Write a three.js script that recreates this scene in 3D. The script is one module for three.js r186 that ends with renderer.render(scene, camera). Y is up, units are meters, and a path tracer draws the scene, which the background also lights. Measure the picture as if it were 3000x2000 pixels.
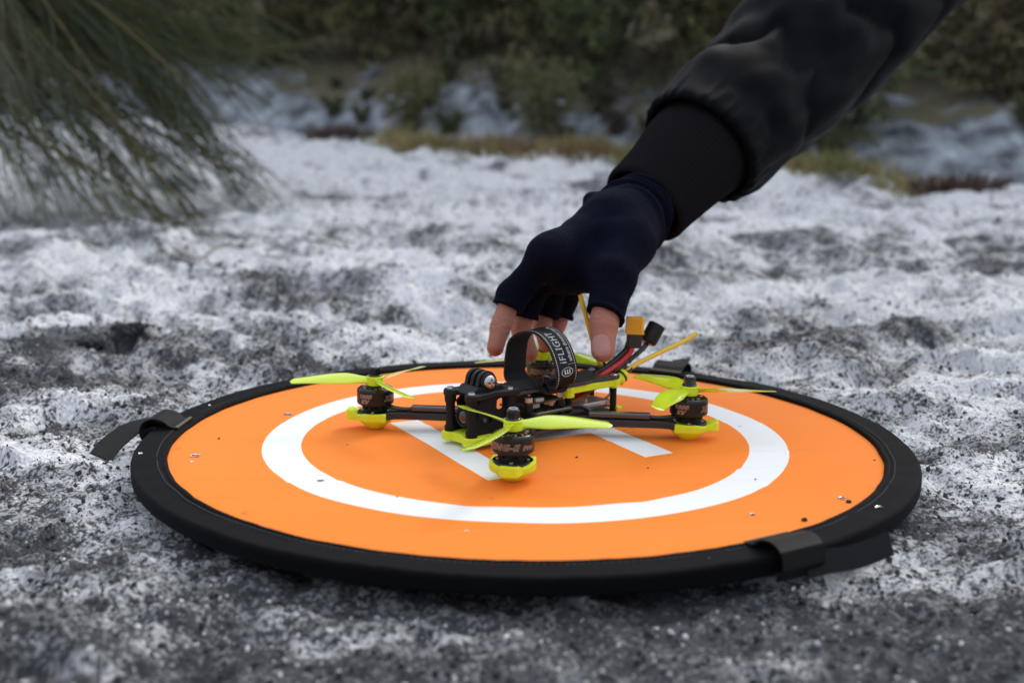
import * as THREE from 'three';
import { mergeGeometries, toCreasedNormals } from 'three/addons/utils/BufferGeometryUtils.js';
import { RoundedBoxGeometry } from 'three/addons/geometries/RoundedBoxGeometry.js';
import { ImprovedNoise } from 'three/addons/math/ImprovedNoise.js';

// ------------------------------------------------------------------ camera, sky, sun, exposure
const scene = new THREE.Scene();
const camera = new THREE.PerspectiveCamera(33.55, 1.5, 0.02, 400);
camera.filmGauge = 36;
camera.position.set(-0.01, 0.2172, 0.802);
camera.rotation.set(-0.1805, 0, 0.0083, 'YXZ');
camera.focus = 0.79;
camera.userData.fStop = 5.6;
scene.add(camera);

const renderer = new THREE.WebGLRenderer({ antialias: true });
renderer.setSize(1024, 682);
renderer.shadowMap.enabled = true;
renderer.toneMapping = THREE.LinearToneMapping;
renderer.toneMappingExposure = 1.42;

const SUN = new THREE.Vector3(0.46, 0.58, -0.67).normalize();
{ // an evenly overcast evening sky, brighter round the veiled sun
  const W = 256, H = 128, d = new Float32Array(W * H * 4), v = new THREE.Vector3();
  for (let j = 0; j < H; j++) for (let i = 0; i < W; i++) {
    const el = ((j + 0.5) / H - 0.5) * Math.PI, az = ((i + 0.5) / W - 0.5) * 2 * Math.PI;
    v.set(Math.cos(el) * Math.cos(az), Math.sin(el), Math.cos(el) * Math.sin(az));
    const up = Math.max(0, v.y), c = Math.max(0, v.dot(SUN));
    const grad = 0.43 + 0.34 * up, glow = 0.75 * c * c * c + 0.5 * Math.pow(c, 12);
    const k = (j * W + i) * 4, s = 0.92;
    d[k] = s * (grad * 0.89 + glow * 1.04);
    d[k + 1] = s * (grad * 0.98 + glow * 1.0);
    d[k + 2] = s * (grad * 1.15 + glow * 0.95);
    d[k + 3] = 1;
  }
  const t = new THREE.DataTexture(d, W, H, THREE.RGBAFormat, THREE.FloatType);
  t.mapping = THREE.EquirectangularReflectionMapping;
  t.magFilter = t.minFilter = THREE.LinearFilter;
  t.needsUpdate = true;
  scene.background = t;
  scene.environment = t;
}
const sun = new THREE.DirectionalLight(new THREE.Color(1.0, 0.93, 0.84), 1.35);
sun.position.copy(SUN).multiplyScalar(8);
sun.castShadow = true;
sun.shadow.radius = 40;
sun.shadow.mapSize.set(2048, 2048);
Object.assign(sun.shadow.camera, { left: -4, right: 4, top: 4, bottom: -4, near: 0.5, far: 20 });
scene.add(sun);

// ------------------------------------------------------------------ helpers
function rng(seed) { let a = seed >>> 0; return () => { a = (a + 0x6D2B79F5) | 0; let t = Math.imul(a ^ (a >>> 15), 1 | a); t = (t + Math.imul(t ^ (t >>> 7), 61 | t)) ^ t; return ((t ^ (t >>> 14)) >>> 0) / 4294967296; }; }
const per = new ImprovedNoise();
const noise = (x, y, z = 0) => per.noise(x + 31.7, y + 17.3, z + 5.1);
const fbm = (x, y, z, o) => { let s = 0, a = 1, n = 0; for (let i = 0; i < o; i++) { s += a * noise(x, y, z + i * 7.7); n += a; x *= 2.03; y *= 2.03; z *= 2.03; a *= 0.5; } return s / n; };
const smooth = (a, b, x) => { const t = Math.min(1, Math.max(0, (x - a) / (b - a))); return t * t * (3 - 2 * t); };
const lerp = (a, b, t) => a + (b - a) * t;
const V = (x, y, z) => new THREE.Vector3(x, y, z);
const names = {};
const numbered = (n) => { const k = names[n] = (names[n] ?? -1) + 1; return k ? n + '_' + String(k).padStart(3, '0') : n; };
function tag(o, label, category, group, kind) {
  if (label) o.userData.label = label;
  if (category) o.userData.category = category;
  if (group) o.userData.group = group;
  if (kind) o.userData.kind = kind;
  return o;
}
function shadowed(o) { o.castShadow = o.receiveShadow = true; return o; }
function part(name, g, m, parent) { const o = shadowed(new THREE.Mesh(g, m)); o.name = name; parent.add(o); return o; }
function top(name, g, m) { const o = shadowed(new THREE.Mesh(g, m)); o.name = numbered(name); scene.add(o); return o; }
function group(name, x = 0, y = 0, z = 0) { const o = new THREE.Group(); o.name = numbered(name); o.position.set(x, y, z); scene.add(o); return o; }
function sub(name, parent, x = 0, y = 0, z = 0) { const o = new THREE.Group(); o.name = name; o.position.set(x, y, z); parent.add(o); return o; }
const rgb = (r, g, b) => new THREE.Color().setRGB(r, g, b);
const std = (c, roughness, more = {}) => new THREE.MeshStandardMaterial({ color: rgb(...c), roughness, ...more });
const phys = (c, roughness, more = {}) => new THREE.MeshPhysicalMaterial({ color: rgb(...c), roughness, ...more });
function clean(g) { const o = g.index ? g.toNonIndexed() : g; for (const k of Object.keys(o.attributes)) if (!['position', 'normal', 'uv'].includes(k)) o.deleteAttribute(k); return o; }
const merge = (list) => mergeGeometries(list.map(clean));
const mm = (g) => g.scale(0.001, 0.001, 0.001);
const box = (w, h, d, x = 0, y = 0, z = 0, r = 0) => (r ? new RoundedBoxGeometry(w, h, d, 3, r) : new THREE.BoxGeometry(w, h, d)).translate(x, y, z);
const cyl = (r0, r1, h, x = 0, y = 0, z = 0, n = 24) => new THREE.CylinderGeometry(r1, r0, h, n).translate(x, y + h / 2, z);   // r0 below, r1 above, standing on y
const tube = (pts, r, n = 24, m = 8) => new THREE.TubeGeometry(new THREE.CatmullRomCurve3(pts.map((p) => p.isVector3 ? p : V(...p))), n, r, m);
const lathe = (pts, n = 40) => new THREE.LatheGeometry(pts.map((p) => new THREE.Vector2(...p)), n);
function plate(shape, h, y0, bevel = 0.4, seg = 16) { // an extruded outline lying flat: shape x -> x, shape y -> z
  const g = new THREE.ExtrudeGeometry(shape, { depth: h - 2 * bevel, bevelEnabled: bevel > 0, bevelThickness: bevel, bevelSize: bevel, bevelSegments: 2, curveSegments: seg });
  return g.rotateX(Math.PI / 2).translate(0, y0 + h - bevel, 0);
}
function dataTex(size, fn, srgb = false, repeat = true) {
  const d = new Uint8Array(size * size * 4);
  for (let j = 0, k = 0; j < size; j++) for (let i = 0; i < size; i++, k += 4) { const c = fn(i, j); d[k] = c[0]; d[k + 1] = c[1]; d[k + 2] = c[2]; d[k + 3] = 255; }
  const t = new THREE.DataTexture(d, size, size);
  if (repeat) t.wrapS = t.wrapT = THREE.RepeatWrapping;
  t.magFilter = THREE.LinearFilter; t.minFilter = THREE.LinearMipmapLinearFilter; t.generateMipmaps = true;
  if (srgb) t.colorSpace = THREE.SRGBColorSpace;
  t.needsUpdate = true;
  return t;
}
function tiled(size, period, seed) { // a tiling field of smooth random values, read by pixel
  const r = rng(seed), a = new Float32Array(period * period).map(() => r()), s = period / size;
  return (i, j) => {
    const x = i * s, y = j * s, x0 = x | 0, y0 = y | 0; let u = x - x0, v = y - y0; u = u * u * (3 - 2 * u); v = v * v * (3 - 2 * v);
    const x1 = (x0 + 1) % period, y1 = (y0 + 1) % period, p = a[y0 * period + x0], q = a[y0 * period + x1], m = a[y1 * period + x0], n = a[y1 * period + x1];
    return p + (q - p) * u + (m - p) * v + (p - q - m + n) * u * v;
  };
}
function netMesh(f, lo, hi, cell) { // surface of f = 0, as one mesh
  const n = [0, 1, 2].map((i) => Math.ceil((hi[i] - lo[i]) / cell) + 1), [nx, ny, nz] = n, val = new Float32Array(nx * ny * nz);
  const at = (i, j, k) => (k * ny + j) * nx + i;
  for (let k = 0; k < nz; k += 4) for (let j = 0; j < ny; j += 4) for (let i = 0; i < nx; i += 4) {   // blocks far from the surface take one value
    const c = f(lo[0] + (i + 1.5) * cell, lo[1] + (j + 1.5) * cell, lo[2] + (k + 1.5) * cell), skip = Math.abs(c) > cell * 6.5;
    for (let z = k; z < Math.min(nz, k + 4); z++) for (let y = j; y < Math.min(ny, j + 4); y++) for (let x = i; x < Math.min(nx, i + 4); x++) val[at(x, y, z)] = skip ? c : f(lo[0] + x * cell, lo[1] + y * cell, lo[2] + z * cell);
  }
  const id = new Int32Array(nx * ny * nz).fill(-1), pos = [], idx = [];
  for (let k = 0; k < nz - 1; k++) for (let j = 0; j < ny - 1; j++) for (let i = 0; i < nx - 1; i++) {
    const o = at(i, j, k), s0 = val[o] < 0, row = nx, lay = nx * ny;
    if (s0 === (val[o + 1] < 0) && s0 === (val[o + row] < 0) && s0 === (val[o + row + 1] < 0) && s0 === (val[o + lay] < 0) && s0 === (val[o + lay + 1] < 0) && s0 === (val[o + lay + row] < 0) && s0 === (val[o + lay + row + 1] < 0)) continue;
    let sx = 0, sy = 0, sz = 0, c = 0;
    for (let e = 0; e < 12; e++) {
      const ax = e >> 2, b = e & 1, d = (e >> 1) & 1, p = [0, 0, 0], q = [0, 0, 0], o1 = (ax + 1) % 3, o2 = (ax + 2) % 3;
      p[o1] = q[o1] = b; p[o2] = q[o2] = d; q[ax] = 1;
      const va = val[at(i + p[0], j + p[1], k + p[2])], vb = val[at(i + q[0], j + q[1], k + q[2])];
      if ((va < 0) === (vb < 0)) continue;
      const t = va / (va - vb); c++;
      sx += p[0] + (q[0] - p[0]) * t; sy += p[1] + (q[1] - p[1]) * t; sz += p[2] + (q[2] - p[2]) * t;
    }
    if (c) { id[at(i, j, k)] = pos.length / 3; pos.push(lo[0] + (i + sx / c) * cell, lo[1] + (j + sy / c) * cell, lo[2] + (k + sz / c) * cell); }
  }
  for (let k = 1; k < nz - 1; k++) for (let j = 1; j < ny - 1; j++) for (let i = 1; i < nx - 1; i++) for (let ax = 0; ax < 3; ax++) {
    const o = at(i, j, k), a = val[o] < 0, b = val[o + (ax === 0 ? 1 : ax === 1 ? nx : nx * ny)] < 0;
    if (a === b) continue;
    const e = [0, 0, 0], g = [0, 0, 0]; e[(ax + 1) % 3] = 1; g[(ax + 2) % 3] = 1;
    const q = [[0, 0], [1, 0], [1, 1], [0, 1]].map(([s, t]) => id[at(i - s * e[0] - t * g[0], j - s * e[1] - t * g[1], k - s * e[2] - t * g[2])]);
    if (a) idx.push(q[0], q[2], q[1], q[0], q[3], q[2]); else idx.push(q[0], q[1], q[2], q[0], q[2], q[3]);
  }
  const g = new THREE.BufferGeometry(), P = new Float32Array(pos), N = new Float32Array(pos.length), e = cell * 0.6;
  for (let i = 0; i < P.length; i += 3) {
    const x = P[i], y = P[i + 1], z = P[i + 2], a = f(x + e, y, z) - f(x - e, y, z), b = f(x, y + e, z) - f(x, y - e, z), c = f(x, y, z + e) - f(x, y, z - e), l = Math.hypot(a, b, c) || 1;
    N[i] = a / l; N[i + 1] = b / l; N[i + 2] = c / l;
  }
  g.setAttribute('position', new THREE.BufferAttribute(P, 3)); g.setAttribute('normal', new THREE.BufferAttribute(N, 3)); g.setIndex(idx);
  // the winding follows the normals
  const A = V(), B = V(), Cc = V(), ix = g.index.array; let agree = 0;
  for (let i = 0; i < Math.min(ix.length, 3000); i += 3) { A.fromArray(P, ix[i] * 3); B.fromArray(P, ix[i + 1] * 3).sub(A); Cc.fromArray(P, ix[i + 2] * 3).sub(A); B.cross(Cc); agree += Math.sign(B.x * N[ix[i] * 3] + B.y * N[ix[i] * 3 + 1] + B.z * N[ix[i] * 3 + 2]); }
  if (agree < 0) for (let i = 0; i < ix.length; i += 3) { const t = ix[i + 1]; ix[i + 1] = ix[i + 2]; ix[i + 2] = t; }
  return g;
}
function capsule(a, b, ra, rb) { // distance to a tapered limb
  const dx = b[0] - a[0], dy = b[1] - a[1], dz = b[2] - a[2], l2 = dx * dx + dy * dy + dz * dz;
  return (x, y, z) => { const px = x - a[0], py = y - a[1], pz = z - a[2]; let t = (px * dx + py * dy + pz * dz) / l2; t = t < 0 ? 0 : t > 1 ? 1 : t; return Math.hypot(px - dx * t, py - dy * t, pz - dz * t) - (ra + (rb - ra) * t); };
}
const smin = (a, b, k) => { const h = Math.max(k - Math.abs(a - b), 0) / k; return Math.min(a, b) - h * h * k * 0.25; };

// ------------------------------------------------------------------ the ground: pale sand peppered with charcoal, rising to a bank
const farLine = (x) => 3.26 - 0.70 * Math.max(-1.6, Math.min(1.6, x));   // where the dry grass runs, as distance from z = 0.8
function relief(x, z) { // broad shape of the land, metres
  const D = 0.802 - z, r = D - 1.2, rise = 0.5 * (r + Math.sqrt(r * r + 0.06));
  const t = D - farLine(x), cap = Math.min(D, farLine(x) + 0.05) - 1.2, near = 0.5 * (cap + Math.sqrt(cap * cap + 0.06));
  let y = -0.0185 + 0.08 * (t > 0 ? near : rise) - 0.0035;
  y += 0.02 * Math.exp(-((t / 0.16) ** 2)) - 0.035 * smooth(0.05, 0.45, t);
  const u = Math.max(0, t - 0.55);
  y += 0.30 * u * smooth(0, 0.6, u) - 0.16 * Math.max(0, u - 3) ;
  y += 0.12 * fbm(x * 0.8, z * 0.8, 3, 3) * smooth(0.5, 1.4, t);
  return y;
}
function lumps(x, z) {
  const r = Math.hypot(x, z), D = 0.802 - z, off = smooth(0.27, 0.42, r), far = smooth(4, 9, D);
  let y = (0.022 * fbm(x * 3.4, z * 3.4, 1.2, 2) + 0.026 * (0.40 - Math.abs(noise(x * 4.6 + 0.4 * noise(x * 3, z * 3, 44), z * 7.0, 6.2)))) * off * (0.45 + 0.55 * smooth(0.4, 1.1, r));
  y += 0.018 * fbm(x * 8, z * 12, 8.5, 2) * lerp(0.25, 1, off);
  const sx = x + 0.05 * noise(x * 14, z * 14, 61), sz = z + 0.05 * noise(x * 14, z * 14, 63);      // broken crust: low steps with crisp edges
  y += (0.0125 * smooth(-0.045, 0.045, noise(sx * 5.2, sz * 7.5, 51)) + 0.0075 * smooth(-0.06, 0.06, noise(sx * 13, sz * 17, 53)) - 0.010) * off;
  y += 0.014 * (0.5 - Math.abs(noise(x * 21, z * 27, 2.7))) * lerp(0.3, 1, off) ;
  y += 0.0085 * fbm(x * 55, z * 55, 4.4, 2) + 0.0028 * noise(x * 150, z * 150, 9);
  return y * (1 - 0.5 * far);
}
function groundY(x, z) {
  const r = Math.hypot(x, z), b = relief(x, z), l = lumps(x, z);
  const y = b + l;
  return r < 0.30 ? Math.min(y, lerp(-0.0095, y, smooth(0.272, 0.30, r))) : y;
}
const CLODS = [[-0.475, -0.40, 0.017], [-0.43, -0.44, 0.014], [0.47, -0.20, 0.010], [-0.38, 0.27, 0.012]];
function charAt(x, z) { // how much charcoal lies at a spot, 0 to 1
  const D = 0.802 - z, w = 0.05 * fbm(x * 6, z * 6, 20, 2);
  const big = fbm(x * 2.3 + w * 8, z * 3.0, 12, 3), mid = fbm(x * 8 + w * 20, z * 10.5, 15, 3), fine = fbm(x * 40, z * 44, 18, 2);
  let k = 0.40 + 0.80 * big + 1.0 * mid + 0.42 * fine + 0.40 * smooth(0.72, 0.45, D) + 0.14 * smooth(1.15, 0.75, D) - 0.10 * smooth(1.1, 2.0, D);  // foreground charcoal is real, but thickened to paint in shade and vignetting there
  k += 0.10 * smooth(-0.15, -0.5, x) * smooth(1.5, 0.9, D);
  for (const c of CLODS) k += 0.55 * Math.exp(-(((x - c[0]) / (c[2] * 2.6)) ** 2 + ((z - c[1]) / (c[2] * 1.7)) ** 2));
  return Math.max(0, Math.min(1, k));
}
const NEAR = [-0.98, 0.98, -1.28, 0.56];   // the rectangle of sand whose grains get a map of their own
{
  const NX = 880, NZ = 820, nv = (NX + 1) * (NZ + 1), pos = new Float32Array(nv * 3), uv = new Float32Array(nv * 2), uv1 = new Float32Array(nv * 2), col = new Float32Array(nv * 3), a = [], b = [];
  const kx = Math.asinh(60 / 0.35), a0 = Math.asinh(-3 / 0.35), a1 = Math.asinh(90 / 0.35), inside = new Uint8Array(nv);
  let k = 0;
  for (let j = 0; j <= NZ; j++) {
    const z = 0.25 - 0.35 * Math.sinh(a0 + (a1 - a0) * j / NZ);
    for (let i = 0; i <= NX; i++, k++) {
      const x = 0.35 * Math.sinh(kx * (2 * i / NX - 1));
      pos[k * 3] = x; pos[k * 3 + 1] = groundY(x, z); pos[k * 3 + 2] = z;
      uv1[k * 2] = x / 1.37; uv1[k * 2 + 1] = z / 1.37;
      uv[k * 2] = (x - NEAR[0]) / (NEAR[1] - NEAR[0]); uv[k * 2 + 1] = (z - NEAR[2]) / (NEAR[3] - NEAR[2]);
      inside[k] = x > NEAR[0] && x < NEAR[1] && z > NEAR[2] && z < NEAR[3];
      if (inside[k]) { col[k * 3] = col[k * 3 + 1] = col[k * 3 + 2] = 1; if (x > NEAR[0] + 0.05 && x < NEAR[1] - 0.05 && z > NEAR[2] + 0.05) continue; }
      const t = 0.802 - z - farLine(x), c = smooth(0.30, 0.85, charAt(x, z));
      const litter = t < -0.6 ? 0 : smooth(-0.1, 0.25, t - 1.5 - 0.9 * fbm(x * 1.3, z * 1.3, 40, 3) - 0.7 * fbm(x * 6, z * 6, 41, 2));   // fallen needles under the shrubs
      const gravelShade = t < -0.3 ? 0 : smooth(0.1, 0.35, t + 0.25 * fbm(x * 4, z * 4, 50, 2));  // stony mottling, with the bluish shade of the bushes painted into the bank
      let r = lerp(1, 0.10, c), g = lerp(1, 0.105, c), bl = lerp(1, 0.12, c);
      const gr = t < -0.3 ? 1 : Math.max(0.08, 0.42 + 1.0 * fbm(x * 11, z * 11, 60, 4));
      r *= lerp(1, gr * 0.92, gravelShade); g *= lerp(1, gr, gravelShade); bl *= lerp(1, gr * 1.08, gravelShade);
      r = lerp(r, 0.22, litter); g = lerp(g, 0.19, litter); bl = lerp(bl, 0.11, litter);
      col[k * 3] = r; col[k * 3 + 1] = g; col[k * 3 + 2] = bl;
    }
  }
  for (let j = 0; j < NZ; j++) for (let i = 0; i < NX; i++) { const p = j * (NX + 1) + i, q = p + 1, c = p + NX + 1, d = c + 1; (inside[p] && inside[q] && inside[c] && inside[d] ? a : b).push(p, q, c, q, d, c); }
  const g = new THREE.BufferGeometry(), idx = new Uint32Array(a.length + b.length); idx.set(a, 0); idx.set(b, a.length);
  g.setAttribute('position', new THREE.BufferAttribute(pos, 3)); g.setAttribute('uv', new THREE.BufferAttribute(uv, 2)); g.setAttribute('uv1', new THREE.BufferAttribute(uv1, 2)); g.setAttribute('color', new THREE.BufferAttribute(col, 3));
  g.setIndex(new THREE.BufferAttribute(idx, 1)); g.computeVertexNormals(); g.addGroup(0, a.length, 0); g.addGroup(a.length, b.length, 1);
  const S = 2048, f0 = tiled(S, 2048, 11), f1 = tiled(S, 1365, 1), f2 = tiled(S, 820, 2), f3 = tiled(S, 380, 3), f4 = tiled(S, 110, 4), f6 = tiled(S, 1600, 6), L = (lin) => 255 * Math.pow(Math.max(0, Math.min(1, lin)), 1 / 2.2);
  const hgt = new Uint8Array(S * S);
  const K = 512, field = new Float32Array((K + 1) * (K + 1));
  for (let j = 0; j <= K; j++) for (let i = 0; i <= K; i++) field[j * (K + 1) + i] = charAt(lerp(NEAR[0], NEAR[1], i / K), lerp(NEAR[2], NEAR[3], j / K));
  const kap = (i, j) => { const x = Math.min(K - 0.001, i / S * K), y = Math.min(K - 0.001, j / S * K), x0 = x | 0, y0 = y | 0, u = x - x0, v = y - y0, o = y0 * (K + 1) + x0; return lerp(lerp(field[o], field[o + 1], u), lerp(field[o + K + 1], field[o + K + 2], u), v); };
  const grains = (k, i, j) => { // sand grains and charcoal grains, mixed as k says
    const p = f0(i, j), q = f1(i, j), c = f2(i, j), d = f3(i, j), e = f4(i, j), s = f6(i, j);
    const n = 0.24 * p + 0.30 * q + 0.28 * c + 0.18 * d, dark = smooth(-0.05, 0.07, n - lerp(0.73, 0.36, k) + 0.12 * (e - 0.5));
    const dust = 1 - 0.72 * smooth(0.12, 1.0, k), lum = dust * (0.56 + 0.34 * s + 0.22 * (q - 0.5) + 0.15 * (e - 0.5)) * 0.94 + (s > 0.94 && p > 0.5 ? 0.25 : 0), blk = 0.022 + 0.035 * p * s;  // scattered brightest grains: quartz sparkle painted in as extra white
    hgt[j * S + i] = Math.max(0, Math.min(255, 255 * (0.34 * p + 0.3 * q + 0.2 * c + 0.16 * s)));
    const wm = 0.025 * (e - 0.5);
    return [L(lerp(lum * (0.985 + wm), blk, dark)), L(lerp(lum * 0.99, blk * 1.02, dark)), L(lerp(lum * (1.0 - wm), blk * 1.2, dark))];
  };
  const mapN = dataTex(S, (i, j) => grains(kap(i, j), i, j), true, false), bumpN = dataTex(S, (i, j) => { const h = hgt[j * S + i]; return [h, h, h]; }, false, false);
  const mapF = dataTex(1024, (i, j) => grains(0.22, i * 2, j * 2), true); mapF.channel = 1;
  const mN = new THREE.MeshStandardMaterial({ map: mapN, bumpMap: bumpN, bumpScale: 0.0030, roughness: 0.9 });
  const mF = new THREE.MeshStandardMaterial({ map: mapF, roughness: 0.92, vertexColors: true });
  const o = shadowed(new THREE.Mesh(g, [mN, mF])); o.name = 'ground'; scene.add(o);
  tag(o, 'pale sand peppered with black charcoal, rising to a bank', 'ground', null, 'structure');
}

// loose crumbs: quartz grains and charcoal bits on the sand round the pad
{
  const r = rng(77), geo = new THREE.IcosahedronGeometry(1, 0), p = geo.attributes.position;
  const jit = {};
  for (let i = 0; i < p.count; i++) { const key = [p.getX(i), p.getY(i), p.getZ(i)].map((v) => v.toFixed(3)).join(); const s = jit[key] ??= 0.65 + 0.6 * r(); p.setXYZ(i, p.getX(i) * s, p.getY(i) * s, p.getZ(i) * s); }
  geo.computeVertexNormals();
  const N = 90000, m = new THREE.MeshStandardMaterial({ color: 0xffffff, roughness: 0.55 }), im = shadowed(new THREE.InstancedMesh(geo, m, N));
  const M = new THREE.Matrix4(), q = new THREE.Quaternion(), e = new THREE.Euler(), c = new THREE.Color();
  let n = 0;
  while (n < N) {
    const D = 0.33 + 2.3 * Math.pow(r(), 1.9), x = (r() * 2 - 1) * (0.30 + D * 0.5), z = 0.802 - D;
    if (Math.hypot(x, z) < 0.276) continue;
    const ch = charAt(x, z), dark = r() < 0.15 + 0.7 * ch, s = (0.00045 + 0.0014 * Math.pow(r(), 5)) * (dark ? 1.2 : 0.95) * (0.8 + 0.35 * D);
    q.setFromEuler(e.set(r() * 6, r() * 6, r() * 6));
    M.compose(V(x, groundY(x, z) + s * 0.35, z), q, V(s, s * (0.6 + 0.4 * r()), s));
    im.setMatrixAt(n, M);
    const l = dark ? 0.018 + 0.03 * r() : 0.40 + 0.40 * r();
    im.setColorAt(n, c.setRGB(l, l * (dark ? 1 : 0.995), l * (dark ? 1.1 : 0.98)));
    n++;
  }
  im.name = 'sand_crumbs'; scene.add(im);
  tag(im, 'loose quartz grains and charcoal crumbs strewn over the sand', 'sand', null, 'stuff');
}
// ------------------------------------------------------------------ vegetation
function strip(out, pts, w0, w1, col, up) { // a thin three-sided stalk along pts, written into out
  const P = out.pos, Cc = out.col, I = out.idx, n = pts.length, base = P.length / 3, t = V(), a = V(), b = V();
  for (let i = 0; i < n; i++) {
    t.subVectors(pts[Math.min(n - 1, i + 1)], pts[Math.max(0, i - 1)]).normalize();
    a.crossVectors(t, up).normalize(); b.crossVectors(t, a);
    const w = lerp(w0, w1, i / (n - 1));
    for (let k = 0; k < 3; k++) { const f = k * 2.0944; P.push(pts[i].x + w * (a.x * Math.cos(f) + b.x * Math.sin(f)), pts[i].y + w * (a.y * Math.cos(f) + b.y * Math.sin(f)), pts[i].z + w * (a.z * Math.cos(f) + b.z * Math.sin(f))); Cc.push(...col); }
    if (i) for (let k = 0; k < 3; k++) { const p = base + (i - 1) * 3 + k, q = base + (i - 1) * 3 + (k + 1) % 3; I.push(p, q, p + 3, q, q + 3, p + 3); }
  }
}
function built(out) {
  const g = new THREE.BufferGeometry();
  g.setAttribute('position', new THREE.Float32BufferAttribute(out.pos, 3)); g.setAttribute('color', new THREE.Float32BufferAttribute(out.col, 3)); g.setIndex(out.idx); g.computeVertexNormals();
  return g;
}
const leafMat = new THREE.MeshPhysicalMaterial({ vertexColors: true, roughness: 0.75, transmission: 0.4, thickness: 0, side: THREE.DoubleSide });
const barkMat = std([0.075, 0.06, 0.045], 0.9);
const shrubMat = new THREE.MeshStandardMaterial({ vertexColors: true, roughness: 0.8, side: THREE.DoubleSide });
const stalkMat = new THREE.MeshStandardMaterial({ vertexColors: true, roughness: 0.8 });

function makeShrub(seed, H, W, tones) { // an upright heath shrub: stems, and a crown of needle tufts
  const r = rng(seed), o = new THREE.Group(), leaves = { pos: [], col: [], idx: [] }, stems = [];
  const ns = 7;
  for (let s = 0; s < ns; s++) {
    const a = s / ns * 6.283 + r(), out = W * (0.25 + 0.55 * r()), h = H * (0.65 + 0.35 * r());
    const pts = [V(0.06 * Math.cos(a), -0.06, 0.06 * Math.sin(a)), V(0.35 * out * Math.cos(a), h * 0.35, 0.35 * out * Math.sin(a)), V(0.7 * out * Math.cos(a + 0.3), h * 0.7, 0.7 * out * Math.sin(a + 0.3)), V(out * Math.cos(a + 0.4), h, out * Math.sin(a + 0.4))];
    const c = new THREE.CatmullRomCurve3(pts);
    const st = { pos: [], col: [], idx: [] };
    strip(st, c.getPoints(10), 0.014, 0.003, [1, 1, 1], V(0.2, 0.1, 1));
    stems.push(built(st));
    for (let k = 0; k < 34; k++) {
      const q = c.getPoint(0.16 + 0.84 * Math.pow(r(), 0.8)), d = V(r() - 0.5, r() * 0.9 - 0.25, r() - 0.5).normalize(), L = W * (0.16 + 0.34 * r()), tone = tones[(r() * tones.length) | 0], e = q.clone().addScaledVector(d, L);
      e.y = Math.max(0.05, e.y - 0.1 * L);
      strip(leaves, [q, q.clone().lerp(e, 0.5).add(V(0, 0.02, 0)), e], 0.003, 0.0015, [0.05, 0.04, 0.028], V(0.3, 0.2, 1));
      for (let m = 0; m < 34; m++) {
        const f = q.clone().lerp(e, 0.15 + 0.95 * r()), u = V(r() - 0.5, r() - 0.3, r() - 0.5).normalize().addScaledVector(d, 0.7).normalize(), l = 0.04 + 0.06 * r(), w = 0.006 + 0.008 * r();
        const sd = V(r() - 0.5, r() - 0.5, r() - 0.5).cross(u).normalize().multiplyScalar(w), b = leaves.pos.length / 3, j = 0.6 + 0.8 * r();
        const mid = f.clone().addScaledVector(u, l * 0.5), tip = f.clone().addScaledVector(u, l);
        leaves.pos.push(f.x, f.y, f.z, mid.x + sd.x, mid.y + sd.y, mid.z + sd.z, tip.x, tip.y, tip.z, mid.x - sd.x, mid.y - sd.y, mid.z - sd.z);
        for (let v = 0; v < 4; v++) leaves.col.push(tone[0] * j, tone[1] * j, tone[2] * j);
        leaves.idx.push(b, b + 1, b + 2, b, b + 2, b + 3);
      }
    }
  }
  for (const g of stems) part('stem', g, barkMat, o);
  part('crown', built(leaves), leafMat, o);
  return o;
}
{
  const olive = [[0.23, 0.22, 0.085], [0.18, 0.185, 0.07], [0.27, 0.25, 0.10]], brown = [[0.25, 0.205, 0.10], [0.20, 0.175, 0.085], [0.28, 0.24, 0.115]], green = [[0.16, 0.20, 0.07], [0.185, 0.225, 0.085], [0.165, 0.175, 0.07]];
  const kinds = [makeShrub(5, 1.5, 0.75, olive), makeShrub(9, 1.25, 0.8, brown), makeShrub(14, 1.35, 0.72, green)];
  const look = ['olive green heath shrub', 'brownish heath shrub', 'deep green heath shrub'];
  const r = rng(31);
  const rows = [[1.75, 13, 0.42, 0.60, 'at the front edge of the thicket'], [2.4, 15, 0.46, 0.95, 'in the middle of the thicket'], [3.0, 12, 0.72, 1.3, 'at the back of the thicket']];
  let n = 0;
  for (const [t, cnt, sp, sc, where] of rows) for (let i = 0; i < cnt; i++) {
    const x = (i - (cnt - 1) / 2) * sp + (r() - 0.5) * 0.35, tt = t + (r() - 0.5) * 0.6, z = 0.802 - farLine(x) - tt, k = (n * 7 + ((i * 3) % 5)) % 3, s = sc * (0.85 + 0.3 * r());
    const o = kinds[k].clone(); o.name = numbered('heath_shrub'); o.position.set(x, relief(x, z) - 0.03, z); o.rotation.y = r() * 6.28; o.scale.setScalar(s); scene.add(o);
    tag(o, look[k] + ' ' + where, 'shrub', look[k] + 's ' + where); n++;
  }
  // one low round bush standing forward of the thicket, and one to the right of it
  const roundOnes = [[0.09, 0.95, 0.24, 'low rounded pale olive bush in front of the thicket, beside the sleeve', 0], [1.02, 1.05, 0.34, 'small dark green bush on the stony slope below the sleeve', 2], [-0.42, 0.95, 0.20, 'tiny olive sapling rooted on the bare grey slope', 0]];
  for (const [x, t, s, lab, k] of roundOnes) { const z = 0.802 - farLine(x) - t, o = kinds[k].clone(); o.name = numbered('low_bush'); o.position.set(x, relief(x, z) - 0.02, z); o.rotation.y = x * 9; o.scale.set(s, s * 0.85, s); scene.add(o); tag(o, lab, 'bush'); }
}
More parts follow.
